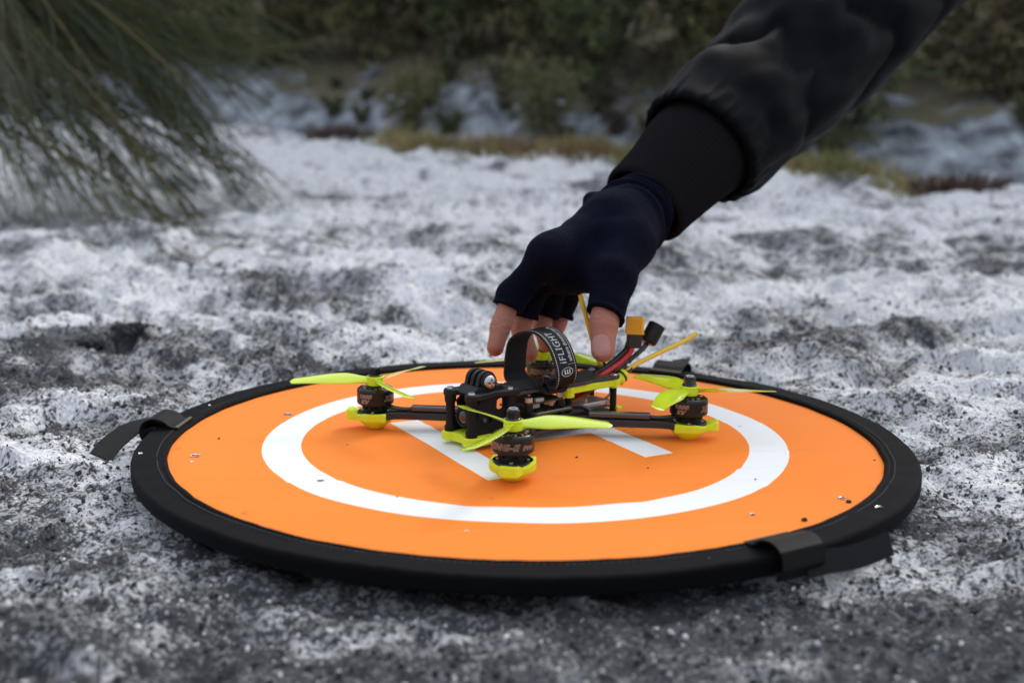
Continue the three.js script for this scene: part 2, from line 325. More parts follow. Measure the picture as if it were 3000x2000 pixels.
{ // seedlings dotted over the bare bank
  const kinds = [makeShrub(21, 1.0, 0.6, [[0.16, 0.17, 0.06], [0.12, 0.14, 0.05]]), makeShrub(23, 1.0, 0.6, [[0.14, 0.11, 0.06], [0.10, 0.09, 0.05]])], r = rng(71), look = ['small green seedling on the bare grey bank', 'small brown seedling on the bare grey bank'];
  for (let i = 0; i < 18; i++) { const x = -1.25 + 2.9 * r(), t = 0.55 + 1.0 * Math.sqrt(r()), z = 0.802 - farLine(x) - t, k = i % 2, s = 0.06 + 0.08 * r(), o = kinds[k].clone(); o.name = numbered('bank_seedling'); o.position.set(x, relief(x, z) - 0.01, z); o.rotation.y = r() * 6; o.scale.setScalar(s); scene.add(o); tag(o, look[k], 'seedling', k ? 'brown seedlings on the bank' : 'green seedlings on the bank'); }
}
{ // dry grass along the edge of the bare sand
  const r = rng(50), g = { pos: [], col: [], idx: [] }, tones = [[0.34, 0.27, 0.11], [0.28, 0.24, 0.09], [0.20, 0.19, 0.06], [0.22, 0.14, 0.08], [0.42, 0.34, 0.15]];
  for (let c = 0; c < 210; c++) {
    const x = -0.42 + 2.0 * r(), dens = fbm(x * 2.2, 4, 4, 2);
    if (dens < 0.02) continue;
    const z = 0.802 - farLine(x) + 0.05 + 0.13 * (r() - 0.5), tone = tones[(r() * 5) | 0], n = 22 + 40 * r(), hh = 0.020 + 0.035 * r();
    for (let k = 0; k < n; k++) {
      const a = r() * 6.28, d = 0.035 * Math.sqrt(r()), px = x + d * Math.cos(a) * 1.6, pz = z + d * Math.sin(a), y = groundY(px, pz) - 0.004, h = hh * (0.5 + 0.8 * r()), b = 0.02 * (0.4 + r()), j = 0.7 + 0.6 * r();
      strip(g, [V(px, y, pz), V(px + b * 0.4 * Math.cos(a), y + h * 0.6, pz + b * 0.4 * Math.sin(a)), V(px + b * Math.cos(a), y + h, pz + b * Math.sin(a))], 0.0017, 0.0004, tone.map((v) => v * j), V(0.3, 0.2, 1));
    }
  }
  const o = top('dry_grass', built(g), stalkMat);
  tag(o, 'strip of short ochre dry grass along the edge of the sand', 'grass', null, 'stuff');
  const spots = [[-0.56, 0.05, 'dark russet heather clump at the open end of the dry grass'], [0.46, 0.06, 'russet heather clump in the dry grass behind the cuff'], [0.98, 0.03, 'dark brown heather clump in the dry grass under the sleeve']];
  for (const [x, dz, lab] of spots) {
    const h = { pos: [], col: [], idx: [] }, z = 0.802 - farLine(x) + dz;
    for (let k = 0; k < 420; k++) { const a = r() * 6.28, d = 0.075 * Math.sqrt(r()), px = d * Math.cos(a) * 1.3, pz = d * Math.sin(a) * 0.8, hh = (0.03 + 0.025 * r()) * (1 - d * 6), y = groundY(x + px, z + pz) - groundY(x, z) - 0.004, j = 0.6 + 0.8 * r(); strip(h, [V(px, y, pz), V(px * 1.15, y + hh * 0.6, pz * 1.15), V(px * 1.3, y + hh, pz * 1.3)], 0.002, 0.0006, [0.085 * j, 0.047 * j, 0.036 * j], V(0.3, 0.2, 1)); }
    const m = top('heather_clump', built(h), stalkMat); m.position.set(x, groundY(x, z), z); tag(m, lab, 'heather');
  }
}
{ // the weeping broom that leans in: trunk, limbs, and hanging green switches
  const r = rng(8), o = group('broom_bush', -1.38, 0.02, -1.5), at = (x, y, z) => V(x + 1.38, y - 0.02, z + 1.5), up = V(0.3, 0.2, 1);
  const trunk = { pos: [], col: [], idx: [] };
  part('trunk', tube([at(-1.38, -0.02, -1.5), at(-1.36, 0.25, -1.49), at(-1.30, 0.5, -1.46), at(-1.28, 0.85, -1.5)], 0.028, 20, 9), barkMat, o);
  const ends = [[-0.529, 0.105, -1.414], [-0.56, 0.14, -1.45], [-0.636, 0.196, -1.43], [-0.66, 0.15, -1.40], [-0.626, 0.048, -1.199], [-0.64, 0.052, -1.23], [-0.734, 0.10, -1.26], [-0.569, 0.345, -1.559], [-0.604, 0.427, -1.574], [-0.765, 0.075, -1.203], [-0.834, 0.09, -1.157], [-0.82, 0.15, -1.20], [-0.505, 0.394, -1.771], [-0.70, 0.27, -1.45], [-0.75, 0.22, -1.38], [-0.62, 0.30, -1.5], [-0.80, 0.33, -1.40], [-0.86, 0.20, -1.3], [-0.68, 0.40, -1.55], [-0.78, 0.45, -1.5], [-0.9, 0.4, -1.35], [-0.92, 0.12, -1.2], [-0.60, 0.22, -1.46], [-0.88, 0.30, -1.25], [-0.95, 0.5, -1.4], [-0.72, 0.5, -1.55]];
  const f = { pos: [], col: [], idx: [] };
  const tones = [[0.078, 0.118, 0.024], [0.055, 0.092, 0.020], [0.12, 0.145, 0.032], [0.14, 0.13, 0.034]];
  for (let b = 0; b < ends.length * 3; b++) {
    const e0 = ends[b % ends.length], e = at(e0[0] + (r() - 0.5) * (b < ends.length ? 0.01 : 0.12), e0[1] + (b < ends.length ? 0 : 0.10 * r()), e0[2] + (r() - 0.5) * 0.16);
    const s = at(-1.30 + 0.03 * r(), 0.22 + 0.45 * r(), -1.48), lift = 0.04 + 0.12 * r();
    const m1 = s.clone().lerp(e, 0.38).add(V(0, lift, 0)), m2 = s.clone().lerp(e, 0.75).add(V(0, lift * 0.72, 0)), c = new THREE.CatmullRomCurve3([s, m1, m2, e]);
    const low = e0[1] < 0.11, tone0 = tones[(r() * 4) | 0];
    const limb = { pos: [], col: [], idx: [] };
    strip(limb, c.getPoints(14), 0.007, 0.0012, low ? [0.16, 0.12, 0.055] : [0.07, 0.075, 0.035], up);
    part('limb', built(limb), stalkMat, o);
    for (let k = 0; k < 30; k++) {
      const u = 0.22 + 0.77 * Math.pow(r(), 0.75), p = c.getPoint(u), t = c.getTangent(u), L = (0.10 + 0.17 * r()) * (1.15 - 0.5 * u), sp = 0.85;
      const d = t.clone().add(V((r() - 0.5) * sp, (r() - 0.5) * sp - 0.1, (r() - 0.5) * sp)).normalize(), pts = [];
      const tone = r() < 0.6 ? tone0 : tones[(r() * 4) | 0], j = 0.7 + 0.6 * r();
      for (let q = 0; q <= 4; q++) { const v = q / 4, w = p.clone().addScaledVector(d, L * v); w.y -= 0.16 * L * v * v; w.y = Math.max(w.y, relief(w.x - 1.38, w.z - 1.5) - 0.02 + 0.006 + 0.02 * r()); pts.push(w); }
      strip(f, pts, 0.0014, 0.0006, tone.map((x) => x * j), up);
    }
  }
  part('switches', built(f), leafMat, o);
  tag(o, 'weeping green broom bush with thin hanging switches leaning over the sand', 'bush');
}
{ // fallen needles and straws
  const r = rng(97), g = { pos: [], col: [], idx: [] };
  for (let i = 0; i < 240; i++) {
    const D = 0.5 + 2.2 * Math.pow(r(), 0.8), x = (r() * 2 - 1) * (0.3 + 0.45 * D), z = 0.802 - D, a = r() * 6.28, L = 0.010 + 0.03 * r() * r(), pts = []; if (Math.hypot(x, z) < 0.31) continue;
    for (let q = 0; q <= 3; q++) { const u = (q / 3 - 0.5) * L, px = x + u * Math.cos(a), pz = z + u * Math.sin(a) + 0.1 * L * Math.sin(q); pts.push(V(px, groundY(px, pz) + 0.0012, pz)); }
    const j = 0.6 + 0.8 * r(); strip(g, pts, 0.0005, 0.0003, r() < 0.5 ? [0.30 * j, 0.21 * j, 0.10 * j] : [0.12 * j, 0.075 * j, 0.045 * j], V(0.1, 1, 0.1));
  }
  tag(top('needle_litter', built(g), stalkMat), 'dry straws and fallen needles scattered over the sand', 'litter', null, 'stuff');
}
{ // dry twigs on the sand
  const r = rng(90);
  for (const [x, z, a, L, lab] of [[-0.48, -0.98, 0.5, 0.13, 'thin dry twig lying on the sand beyond the pad, bent at one end'], [-0.30, -1.02, -0.35, 0.10, 'short straw coloured stalk lying on pale sand beyond the drone'], [0.36, -0.78, 0.25, 0.09, 'small dark twig on the sand behind the capacitor and antenna']]) {
    const pts = []; for (let i = 0; i <= 6; i++) { const u = (i / 6 - 0.5) * L, px = x + u * Math.cos(a), pz = z - u * Math.sin(a) + 0.012 * Math.sin(i * 1.3); pts.push(V(px - x, groundY(px, pz) + 0.003 + 0.004 * r() - groundY(x, z), pz - z)); }
    const o = top('dry_twig', tube(pts, 0.0014, 18, 6), std([0.16, 0.12, 0.07], 0.85)); o.position.set(x, groundY(x, z), z); tag(o, lab, 'twig');
  }
}
{ // crumbly charcoal clods
  const r = rng(66), m = std([0.032, 0.032, 0.036], 0.95);
  const spots = [[-0.475, -0.40, 0.017, 'large crumbly charcoal clod on the sand left of the pad'], [-0.43, -0.44, 0.014, 'peaked charcoal clod beside the largest clod'], [0.47, -0.20, 0.010, 'charcoal lump close behind the rim of the pad'], [-0.38, 0.27, 0.012, 'charcoal lump in front of the pad beside its rim']];
  for (const [x, z, s, lab] of spots) {
    const bits = [];                                                       // a mound of crumbs stuck together
    for (let b = 0; b < 34; b++) {
      const a = r() * 6.28, d = Math.sqrt(r()), q = s * (b < 5 ? 0.5 : 0.10 + 0.26 * r() * r()), g = new THREE.IcosahedronGeometry(1, b < 5 ? 3 : 1).deleteAttribute('uv'), p = g.attributes.position, k = r() * 50;
      const cx = s * 1.9 * d * Math.cos(a) * (b < 5 ? 0.55 : 1), cz = s * 1.0 * d * Math.sin(a), cy = s * 0.42 * (1 - d * d) * (b < 5 ? 0.4 : 1);
      for (let i = 0; i < p.count; i++) { const u = p.getX(i), v = p.getY(i), w = p.getZ(i), e = q * (0.85 + 0.7 * noise(u * 1.5 + k, v * 1.5, w * 1.5) + 0.45 * noise(u * 4 + k, v * 4, w * 4)); p.setXYZ(i, cx + u * e * 1.25, cy + v * e * 0.75, cz + w * e); }
      bits.push(g.index ? g.toNonIndexed() : g);
    }
    const g = mergeGeometries(bits); g.computeVertexNormals();
    const o = top('charcoal_clod', g, m); o.position.set(x, groundY(x, z) + s * 0.1, z); o.rotation.y = r() - 0.5; tag(o, lab, 'charcoal');
  }
}
// ------------------------------------------------------------------ the landing pad
const blackCloth = (() => { const f = tiled(512, 256, 21), g = tiled(512, 90, 22); const b = dataTex(512, (i, j) => { const w = 120 + 55 * Math.sin(i * 0.7) * Math.sin(j * 0.7) + 60 * (f(i, j) - 0.5); return [w, w, w]; }); const c = dataTex(512, (i, j) => { const v = 205 + 34 * (f(i, j) - 0.5) + 26 * (g(i, j) - 0.5); return [v, v, v]; }, true); return { b, c }; })();
const rimMat = phys([0.0085, 0.0084, 0.0098], 0.72, { specularIntensity: 0.14, bumpMap: blackCloth.b, bumpScale: 0.0002, map: blackCloth.c, sheen: 0.1, sheenRoughness: 0.5, sheenColor: rgb(0.5, 0.5, 0.55) });
const webMat = phys([0.005, 0.0052, 0.006], 0.42, { specularIntensity: 0.28, bumpMap: blackCloth.b, bumpScale: 0.00015 });
const pad = group('landing_pad', 0, -0.0125, 0);
{
  const Y = 0.0125;
  // the printed nylon disc, with shallow creases
  const rings = 110, seg = 240, pos = [0, 0, 0], uv = [0.5, 0.5], idx = [];
  const creases = []; const rc = rng(12);
  for (const [x, z, a, L, d] of [[-0.06, 0.205, 0.18, 0.16, 0.0007], [-0.18, 0.15, 0.16, 0.07, 0.0005], [0.20, 0.10, 0.2, 0.10, 0.0006], [0.17, 0.03, 0.16, 0.12, 0.0006], [0.13, 0.075, 0.2, 0.09, 0.0005], [-0.15, 0.11, 0.14, 0.09, 0.0003], [0.02, 0.15, 0.12, 0.13, 0.0004], [0.22, 0.075, 0.2, 0.06, 0.0005], [0.1, 0.19, 0.12, 0.1, 0.0004], [-0.21, 0.02, 0.1, 0.1, 0.0003]]) creases.push({ x, z, c: Math.cos(a), s: -Math.sin(a), L: L / 2, d: d * 2.2 });
  for (let i = 0; i < 16; i++) { const a = rc() * 0.3 + 0.05; creases.push({ x: (rc() - 0.5) * 0.44, z: (rc() - 0.5) * 0.44, c: Math.cos(a), s: -Math.sin(a), L: 0.03 + 0.04 * rc(), d: 0.0003 }); }
  const sag = (x, z) => {
    let y = 0.0016 * fbm(x * 6, z * 9, 33, 2) * smooth(0.252, 0.20, Math.hypot(x, z));
    for (const k of creases) { const u = (x - k.x) * k.c + (z - k.z) * k.s, v = -(x - k.x) * k.s + (z - k.z) * k.c; if (Math.abs(u) < k.L * 1.6) y -= k.d * Math.exp(-((v / 0.0035) ** 2)) * Math.exp(-((u / k.L) ** 4)) - 0.6 * k.d * Math.exp(-(((v - 0.006) / 0.004) ** 2)) * Math.exp(-((u / k.L) ** 4)); }
    return y * smooth(0.25, 0.235, Math.hypot(x, z));
  };
  for (let i = 1; i <= rings; i++) for (let j = 0; j < seg; j++) { const r = 0.2535 * i / rings, a = j / seg * 6.28319, x = r * Math.cos(a), z = r * Math.sin(a); pos.push(x, Y + sag(x, z), z); uv.push(0.5 + x / 0.512, 0.5 - z / 0.512); }
  for (let j = 0; j < seg; j++) idx.push(0, 1 + (j + 1) % seg, 1 + j);
  pos[1] = Y + sag(0, 0);
  for (let i = 1; i < rings; i++) for (let j = 0; j < seg; j++) { const a = 1 + (i - 1) * seg + j, b = 1 + (i - 1) * seg + (j + 1) % seg; idx.push(a, b, a + seg, b, b + seg, a + seg); }
  const g = new THREE.BufferGeometry(); g.setAttribute('position', new THREE.Float32BufferAttribute(pos, 3)); g.setAttribute('uv', new THREE.Float32BufferAttribute(uv, 2)); g.setIndex(idx); g.computeVertexNormals();
  const S = 2048, cv = document.createElement('canvas'); cv.width = cv.height = S; const c = cv.getContext('2d'), k = S / 0.512;
  c.fillStyle = '#fc841e'; c.fillRect(0, 0, S, S);
  c.save(); c.translate(S / 2, S / 2);
  c.strokeStyle = '#eceded'; c.lineWidth = 0.0272 * k; c.beginPath(); c.arc(0, 0, 0.1746 * k, 0, 7); c.stroke();
  c.rotate(-Math.atan2(0.472, 0.881)); c.fillStyle = '#eceded';
  const W = 0.1446 * k, Hh = 0.166 * k, s = 0.0232 * k;
  c.fillRect(-W / 2, -Hh / 2, s, Hh); c.fillRect(W / 2 - s, -Hh / 2, s, Hh); c.fillRect(-W / 2 + s - 1, -s / 2, W - 2 * s + 2, s);
  c.restore();
  // scuffs and grime left by earlier landings
  const r = rng(41);
  for (let i = 0; i < 70; i++) { c.fillStyle = `rgba(70,40,20,${0.10 + 0.35 * r()})`; const x = r() * S, y = r() * S, q = 1 + 3 * r() * r(); c.beginPath(); c.ellipse(x, y, q * 1.5, q * 0.8, r() * 3, 0, 7); c.fill(); }
  for (let i = 0; i < 46; i++) { c.strokeStyle = `rgba(150,62,10,${0.07 + 0.12 * r()})`; c.lineWidth = 1 + 3 * r(); const x = r() * S, y = r() * S, a = -0.25 + 0.35 * r(), L = 30 + 170 * r(); c.beginPath(); c.moveTo(x, y); c.quadraticCurveTo(x + L * 0.5 * Math.cos(a), y + L * 0.5 * Math.sin(a) + 6, x + L * Math.cos(a), y + L * Math.sin(a)); c.stroke(); }
  // dark scrape marks on the H next to the drone
  c.strokeStyle = 'rgba(40,40,42,.55)';
  for (let i = 0; i < 26; i++) { const x = S / 2 + (0.035 + 0.045 * r()) * k, y = S / 2 + (-0.012 - 0.02 * r()) * k; c.lineWidth = 0.8 + 1.6 * r(); c.beginPath(); c.moveTo(x, y); c.lineTo(x + 6 + 14 * r(), y + 4 * (r() - 0.5)); c.stroke(); }
  const map = new THREE.CanvasTexture(cv); map.colorSpace = THREE.SRGBColorSpace; map.anisotropy = 8;
  const f = tiled(512, 256, 61), h = tiled(512, 30, 62);
  const bump = dataTex(512, (i, j) => { const v = 128 + 40 * Math.sin(i * 1.57) * Math.sin(j * 1.57) + 70 * (f(i, j) - 0.5) + 30 * (h(i, j) - 0.5); return [v, v, v]; }); bump.repeat.set(5, 5);
  part('printed_sheet', g, phys([1, 1, 1], 0.68, { map, sheen: 0.6, sheenRoughness: 0.45, sheenColor: rgb(1, 0.95, 0.9), bumpMap: bump, bumpScale: 0.00010, specularIntensity: 0.6 }), pad);
  // padded black border: one closed tube of rounded oblong section
  const prof = []; const hw = 0.0105, hh = 0.0056, rr = 0.0028, cxr = 0.2635, cy = Y - 0.0027;
  const corner = (ox, oy, a0) => { for (let i = 0; i <= 6; i++) { const a = a0 + i / 6 * Math.PI / 2; prof.push([cxr + ox + rr * Math.cos(a), cy + oy + rr * Math.sin(a)]); } };
  corner(hw - rr, -hh + rr, -Math.PI / 2); corner(hw - rr, hh - rr, 0); corner(-hw + rr, hh - rr, Math.PI / 2); corner(-hw + rr, -hh + rr, Math.PI); prof.push(prof[0]);
  const rim = lathe(prof, 300); const rp = rim.attributes.position, ru = rim.attributes.uv;
  for (let i = 0; i < rp.count; i++) { const x = rp.getX(i), y = rp.getY(i), z = rp.getZ(i), a = Math.atan2(z, x), w = 0.0009 * noise(Math.cos(a) * 5, Math.sin(a) * 5, 3) + 0.0005 * noise(Math.cos(a) * 22, Math.sin(a) * 22, 8); const q = 1 + (Math.hypot(x, z) < 0.262 ? 0.0035 * noise(Math.cos(a) * 9, Math.sin(a) * 9, 6) : 0); rp.setXYZ(i, x * q, y + w * (y > Y - 0.004 ? 1 : 0), z * q); ru.setXY(i, ru.getX(i) * 110, ru.getY(i) * 4); }
  rim.computeVertexNormals();
  part('padded_rim', rim, rimMat, pad);
  // the piping sewn round the inner edge, and its stitches
  const pp = []; for (let i = 0; i < 200; i++) { const a = i / 200 * 6.28319, q = 1 + 0.0035 * noise(Math.cos(a) * 9, Math.sin(a) * 9, 6); pp.push(V(0.2526 * q * Math.cos(a), Y + 0.0009 + 0.0004 * noise(Math.cos(a) * 20, Math.sin(a) * 20, 2), 0.2526 * q * Math.sin(a))); }
  part('piping', new THREE.TubeGeometry(new THREE.CatmullRomCurve3(pp, true), 500, 0.0024, 9, true), rimMat, pad);
  const st = []; for (let i = 0; i < 420; i++) { const a = i / 420 * 6.28319, q = 1 + 0.0035 * noise(Math.cos(a) * 9, Math.sin(a) * 9, 6); st.push(new THREE.BoxGeometry(0.0022, 0.0004, 0.0006).rotateY(-a + Math.PI / 2).translate(0.2570 * q * Math.cos(a), Y + 0.0030, 0.2570 * q * Math.sin(a))); }
  tag(part('stitching', merge(st), std([0.045, 0.045, 0.05], 0.8), pad), null, null, null, 'stuff');
  // webbing tabs: a loop over the rim and a loose tongue
  function ribbon(path, width, side, th) { // a flat strap through path points; side = direction of its width at each point
    const c = new THREE.CatmullRomCurve3(path), n = 40, P = [], U = [], I = [], t = V(), w = V(), nn = V();
    for (let i = 0; i <= n; i++) {
      const u = i / n, p = c.getPoint(u); t.copy(c.getTangent(u)); w.copy(typeof side === 'function' ? side(u) : side).normalize(); nn.crossVectors(w, t).normalize();
      for (const [a, b] of [[-1, -1], [1, -1], [1, 1], [-1, 1]]) { const q = p.clone().addScaledVector(w, a * width / 2).addScaledVector(nn, b * th / 2); P.push(q.x, q.y, q.z); U.push(a * width * 10, u * 6); }
      if (i) for (let k = 0; k < 4; k++) { const e = (i - 1) * 4 + k, f = (i - 1) * 4 + (k + 1) % 4; I.push(e, e + 4, f, f, e + 4, f + 4); }
    }
    I.push(0, 1, 2, 0, 2, 3); const b = n * 4; I.push(b, b + 2, b + 1, b, b + 3, b + 2);
    const g = new THREE.BufferGeometry(); g.setAttribute('position', new THREE.Float32BufferAttribute(P, 3)); g.setAttribute('uv', new THREE.Float32BufferAttribute(U, 2)); g.setIndex(I); return toCreasedNormals(g, 1.2);
  }
  function tab(az, label, tongue, dy, wide) {
    const o = sub('anchor_tab', pad); o.rotation.y = az; if (label) o.userData.label = label;   // local +x points outwards
    const b = Y + 0.0032;
    part('webbing_loop', ribbon([V(0.2535, b + 0.0004, 0), V(0.259, b + 0.0012, 0), V(0.2655, b + 0.0055, 0), V(0.273, b + 0.0068, 0), V(0.280, b + 0.0035, 0), V(0.2822, b - 0.004, 0), V(0.2785, b - 0.0125, 0)], 0.030, V(0, 0, 1), 0.0012), webMat, o);
    part('tongue', ribbon(tongue.map(([x, y, z]) => V(x, Y + y, z)), wide, dy, 0.0014), webMat, o);
    part('seam', ribbon([V(0.2533, b + 0.0014, 0), V(0.2555, b + 0.0018, 0)], 0.031, V(0, 0, 1), 0.0008), std([0.10, 0.09, 0.06], 0.8), o);
  }
  tab(3.08, 'black webbing tab with a long curled tongue', [[0.274, 0.002, 0.006], [0.284, 0.0025, 0.004], [0.291, 0.001, -0.004], [0.297, -0.003, -0.016], [0.3005, -0.0075, -0.029], [0.3015, -0.012, -0.040]], (u) => V(lerp(0.1, 1, Math.min(1, u * 2)), 0.35 * u, lerp(1, 0.1, Math.min(1, u * 2))), 0.017);
  tab(-1.04, 'black webbing tab with a flat tongue lying along the rim', [[0.2790, -0.004, -0.004], [0.2800, -0.004, -0.020], [0.2805, -0.005, -0.036], [0.2800, -0.0045, -0.052], [0.2795, -0.003, -0.068]], (u) => V(0.45, -0.88, 0.05), 0.013);
  tab(1.03, 'black webbing tab with a raised tip', [[0.266, -0.002, 0.0], [0.282, 0.002, -0.003], [0.300, -0.002, -0.007], [0.318, 0.004, -0.010]], (u) => V(0.25 * u, 0.2 * u, 1), 0.017);
  tag(pad, 'round orange landing pad with white ring, letter H and padded black rim', 'landing pad');
}
{ // drops of melt water and specks of dirt on the pad
  const water = phys([1, 1, 1], 0.03, { transmission: 1, thickness: 0.002, ior: 1.33 }), r = rng(4);
  const dome = (s, h) => {
    const pts = [[0.00001, -0.0003], [s * 0.98, -0.0003]]; for (let i = 0; i <= 8; i++) { const a = i / 8 * Math.PI / 2; pts.push([Math.max(0.00001, s * Math.cos(a)), h * Math.sin(a)]); }
    const g = lathe(pts, 22), p = g.attributes.position, k = r() * 30;
    for (let i = 0; i < p.count; i++) { const x = p.getX(i), z = p.getZ(i), d = 1 + 0.28 * noise(x / s * 1.3 + k, z / s * 1.3); p.setXYZ(i, x * d, p.getY(i), z * d); }
    g.computeVertexNormals(); return g;
  };
  const drops = [[-225.5, 56.2, 3.6], [-185.2, -61.2, 3.0], [-242, 38, 1.8], [-164.2, 173.7, 2.0], [-131.2, 109.4, 2.2], [193.3, 137.3, 2.8], [131.3, 168.6, 1.8], [-34.2, 201.3, 1.5], [164.3, -33.6, 2.0], [-224, 70, 1.2]];
  for (const [x, z, s] of drops) { const o = top('water_drop', dome(s / 1000, s * 0.42 / 1000), water); o.position.set(x / 1000, 0.0002, z / 1000); const ring = Math.hypot(x, z) > 161 && Math.hypot(x, z) < 188; tag(o, ring ? 'small clear water drop on the white ring of the pad' : 'clear water drop lying on the orange sheet of the pad', 'water drop', ring ? 'drops on the white ring' : 'drops on the orange sheet'); }
  for (const [x, z, s] of [[-261, 62, 1.4], [-251.2, -76.9, 1.3], [207, 163, 2.2], [92, 247, 1.3]]) { const o = top('water_drop', dome(s / 1000, s * 0.5 / 1000), water); o.position.set(x / 1000, 0.0032, z / 1000); tag(o, 'clear water drop resting on the black rim of the pad', 'water drop', 'drops on the black rim'); }
  const soil = std([0.035, 0.024, 0.018], 0.95);
  for (const [x, z, s] of [[194.8, 145.1, 1.6], [159.5, 178.6, 1.7], [147.8, 99.5, 0.6], [81.2, 76.3, 0.6], [-220.9, 11.9, 0.8], [-126.2, 26.3, 0.7], [35.1, 52.6, 0.8], [-79.1, 141.8, 0.5], [239, 53.9, 0.7]]) {
    const g = new THREE.IcosahedronGeometry(s / 1000, 2), p = g.attributes.position, k = r() * 20; for (let i = 0; i < p.count; i++) { const a = p.getX(i), b = p.getY(i), c = p.getZ(i), q = 1000 / s, d = 1 + 0.5 * noise(a * q * 1.6 + k, b * q * 1.6, c * q * 1.6); p.setXYZ(i, a * d, b * d * 0.6, c * d); } g.computeVertexNormals();
    const o = top('dirt_speck', g, soil); o.position.set(x / 1000, s * 0.0004, z / 1000);
    const big = s > 1.5; tag(o, big ? 'dark crumb of soil on the orange sheet near the rim' : 'tiny dark speck of soil on the pad', 'dirt speck', big ? 'soil crumbs near the rim' : 'tiny soil specks on the pad');
  }
}
// ------------------------------------------------------------------ the quadcopter (its parts are drawn in millimetres; x across, z towards the nose)
const carbonTex = (() => { // twill weave
  const c = dataTex(256, (i, j) => { const a = ((i >> 3) + (j >> 3)) & 3, v = (a < 2 ? 66 + 10 * Math.sin(i * 0.8) : 46 + 10 * Math.sin(j * 0.8)); return [v, v, v * 1.03]; }, true);
  const t = c; t.repeat.set(0.12, 0.12); return t;
})();
const layerTex = (() => { const f = tiled(256, 128, 71); const t = dataTex(256, (i, j) => { const v = 128 + 70 * Math.sin(j * 0.785) + 70 * (f(i, j) - 0.5); return [v, v, v]; }); t.repeat.set(0.06, 0.06); return t; })();
const M = {
  carbon: phys([1, 1, 1], 0.27, { map: carbonTex }),
  carbonEdge: std([0.022, 0.020, 0.020], 0.55),
  tpu: phys([0.78, 0.90, 0.015], 0.62, { bumpMap: layerTex, bumpScale: 0.0002 }),
  prop: phys([0.82, 0.98, 0.04], 0.16, { transmission: 0.42, thickness: 0, ior: 1.5, clearcoat: 0.7, clearcoatRoughness: 0.12 }),
  hub: phys([0.76, 0.96, 0.02], 0.25, { transmission: 0.12, thickness: 0 }),
  black: phys([0.010, 0.0095, 0.010], 0.5, { specularIntensity: 0.6 }),
  blackMatt: phys([0.009, 0.0085, 0.0085], 0.6, { specularIntensity: 0.5 }),
  bell: phys([0.012, 0.012, 0.013], 0.24, { metalness: 0.3 }),
  copper: std([0.45, 0.2, 0.08], 0.4, { metalness: 0.8 }),
  steel: std([0.55, 0.54, 0.53], 0.28, { metalness: 1 }),
  nut: phys([0.02, 0.02, 0.024], 0.2, { metalness: 0.5, clearcoat: 0.6, clearcoatRoughness: 0.15 }),
  sleeve: phys([0.05, 0.052, 0.058], 0.22, { metalness: 0.35, clearcoat: 1, clearcoatRoughness: 0.12 }),
  pcb: std([0.06, 0.055, 0.03], 0.5),
  gold: std([0.7, 0.5, 0.2], 0.35, { metalness: 0.8 }),
  yellowPlug: phys([0.82, 0.40, 0.02], 0.4),
  shrink: std([0.028, 0.026, 0.024], 0.6),
  red: phys([0.50, 0.012, 0.014], 0.3),
  wire: phys([0.012, 0.012, 0.013], 0.32),
  aerial: phys([0.80, 0.52, 0.03], 0.38),
  alu: std([0.55, 0.56, 0.57], 0.42, { metalness: 0.7 }),
  felt: std([0.012, 0.011, 0.012], 0.95),
};
const TURN = Math.atan2(-0.7786, 0.628);
const drone = group('quadcopter', 0.0035, 0, -0.0107);
drone.rotation.y = TURN;
tag(drone, 'small black carbon quadcopter with neon yellow propellers standing on the orange pad', 'drone');
const dp = (name, g, m, parent = drone) => part(name, mm(g), m, parent);
const dsub = (name, x, y, z, parent = drone) => sub(name, parent, x / 1000, y / 1000, z / 1000);

const bellMap = (() => { // engraved lettering on the motor bells
  const c = document.createElement('canvas'); c.width = 1024; c.height = 128; const x = c.getContext('2d');
  x.fillStyle = '#ffffff'; x.fillRect(0, 0, 1024, 128);
  x.fillStyle = '#141416'; x.fillRect(0, 0, 1024, 128);
  x.strokeStyle = '#d8bfae'; x.lineWidth = 2.8; x.textAlign = 'center'; x.textBaseline = 'middle';
  x.save(); x.translate(512, 66); x.transform(1, 0, -0.25, 1, 0, 0); x.font = 'bold 84px sans-serif'; x.strokeText('XiNG-E', -60, 0, 330); x.font = 'bold 62px sans-serif'; x.strokeText('Pro', 160, 8, 110); x.restore();
  for (const cx of [120]) { x.save(); x.translate(cx, 64); x.transform(1, 0, -0.25, 1, 0, 0); x.font = 'bold 60px sans-serif'; x.strokeText('1800', 0, -26, 130); x.strokeText('KV', 12, 32, 80); x.restore(); }
  const t = new THREE.CanvasTexture(c); t.colorSpace = THREE.SRGBColorSpace; t.anisotropy = 8; t.wrapS = THREE.RepeatWrapping; return t;
})();
const bellWall = phys([1, 1, 1], 0.3, { metalness: 0.3, map: bellMap });

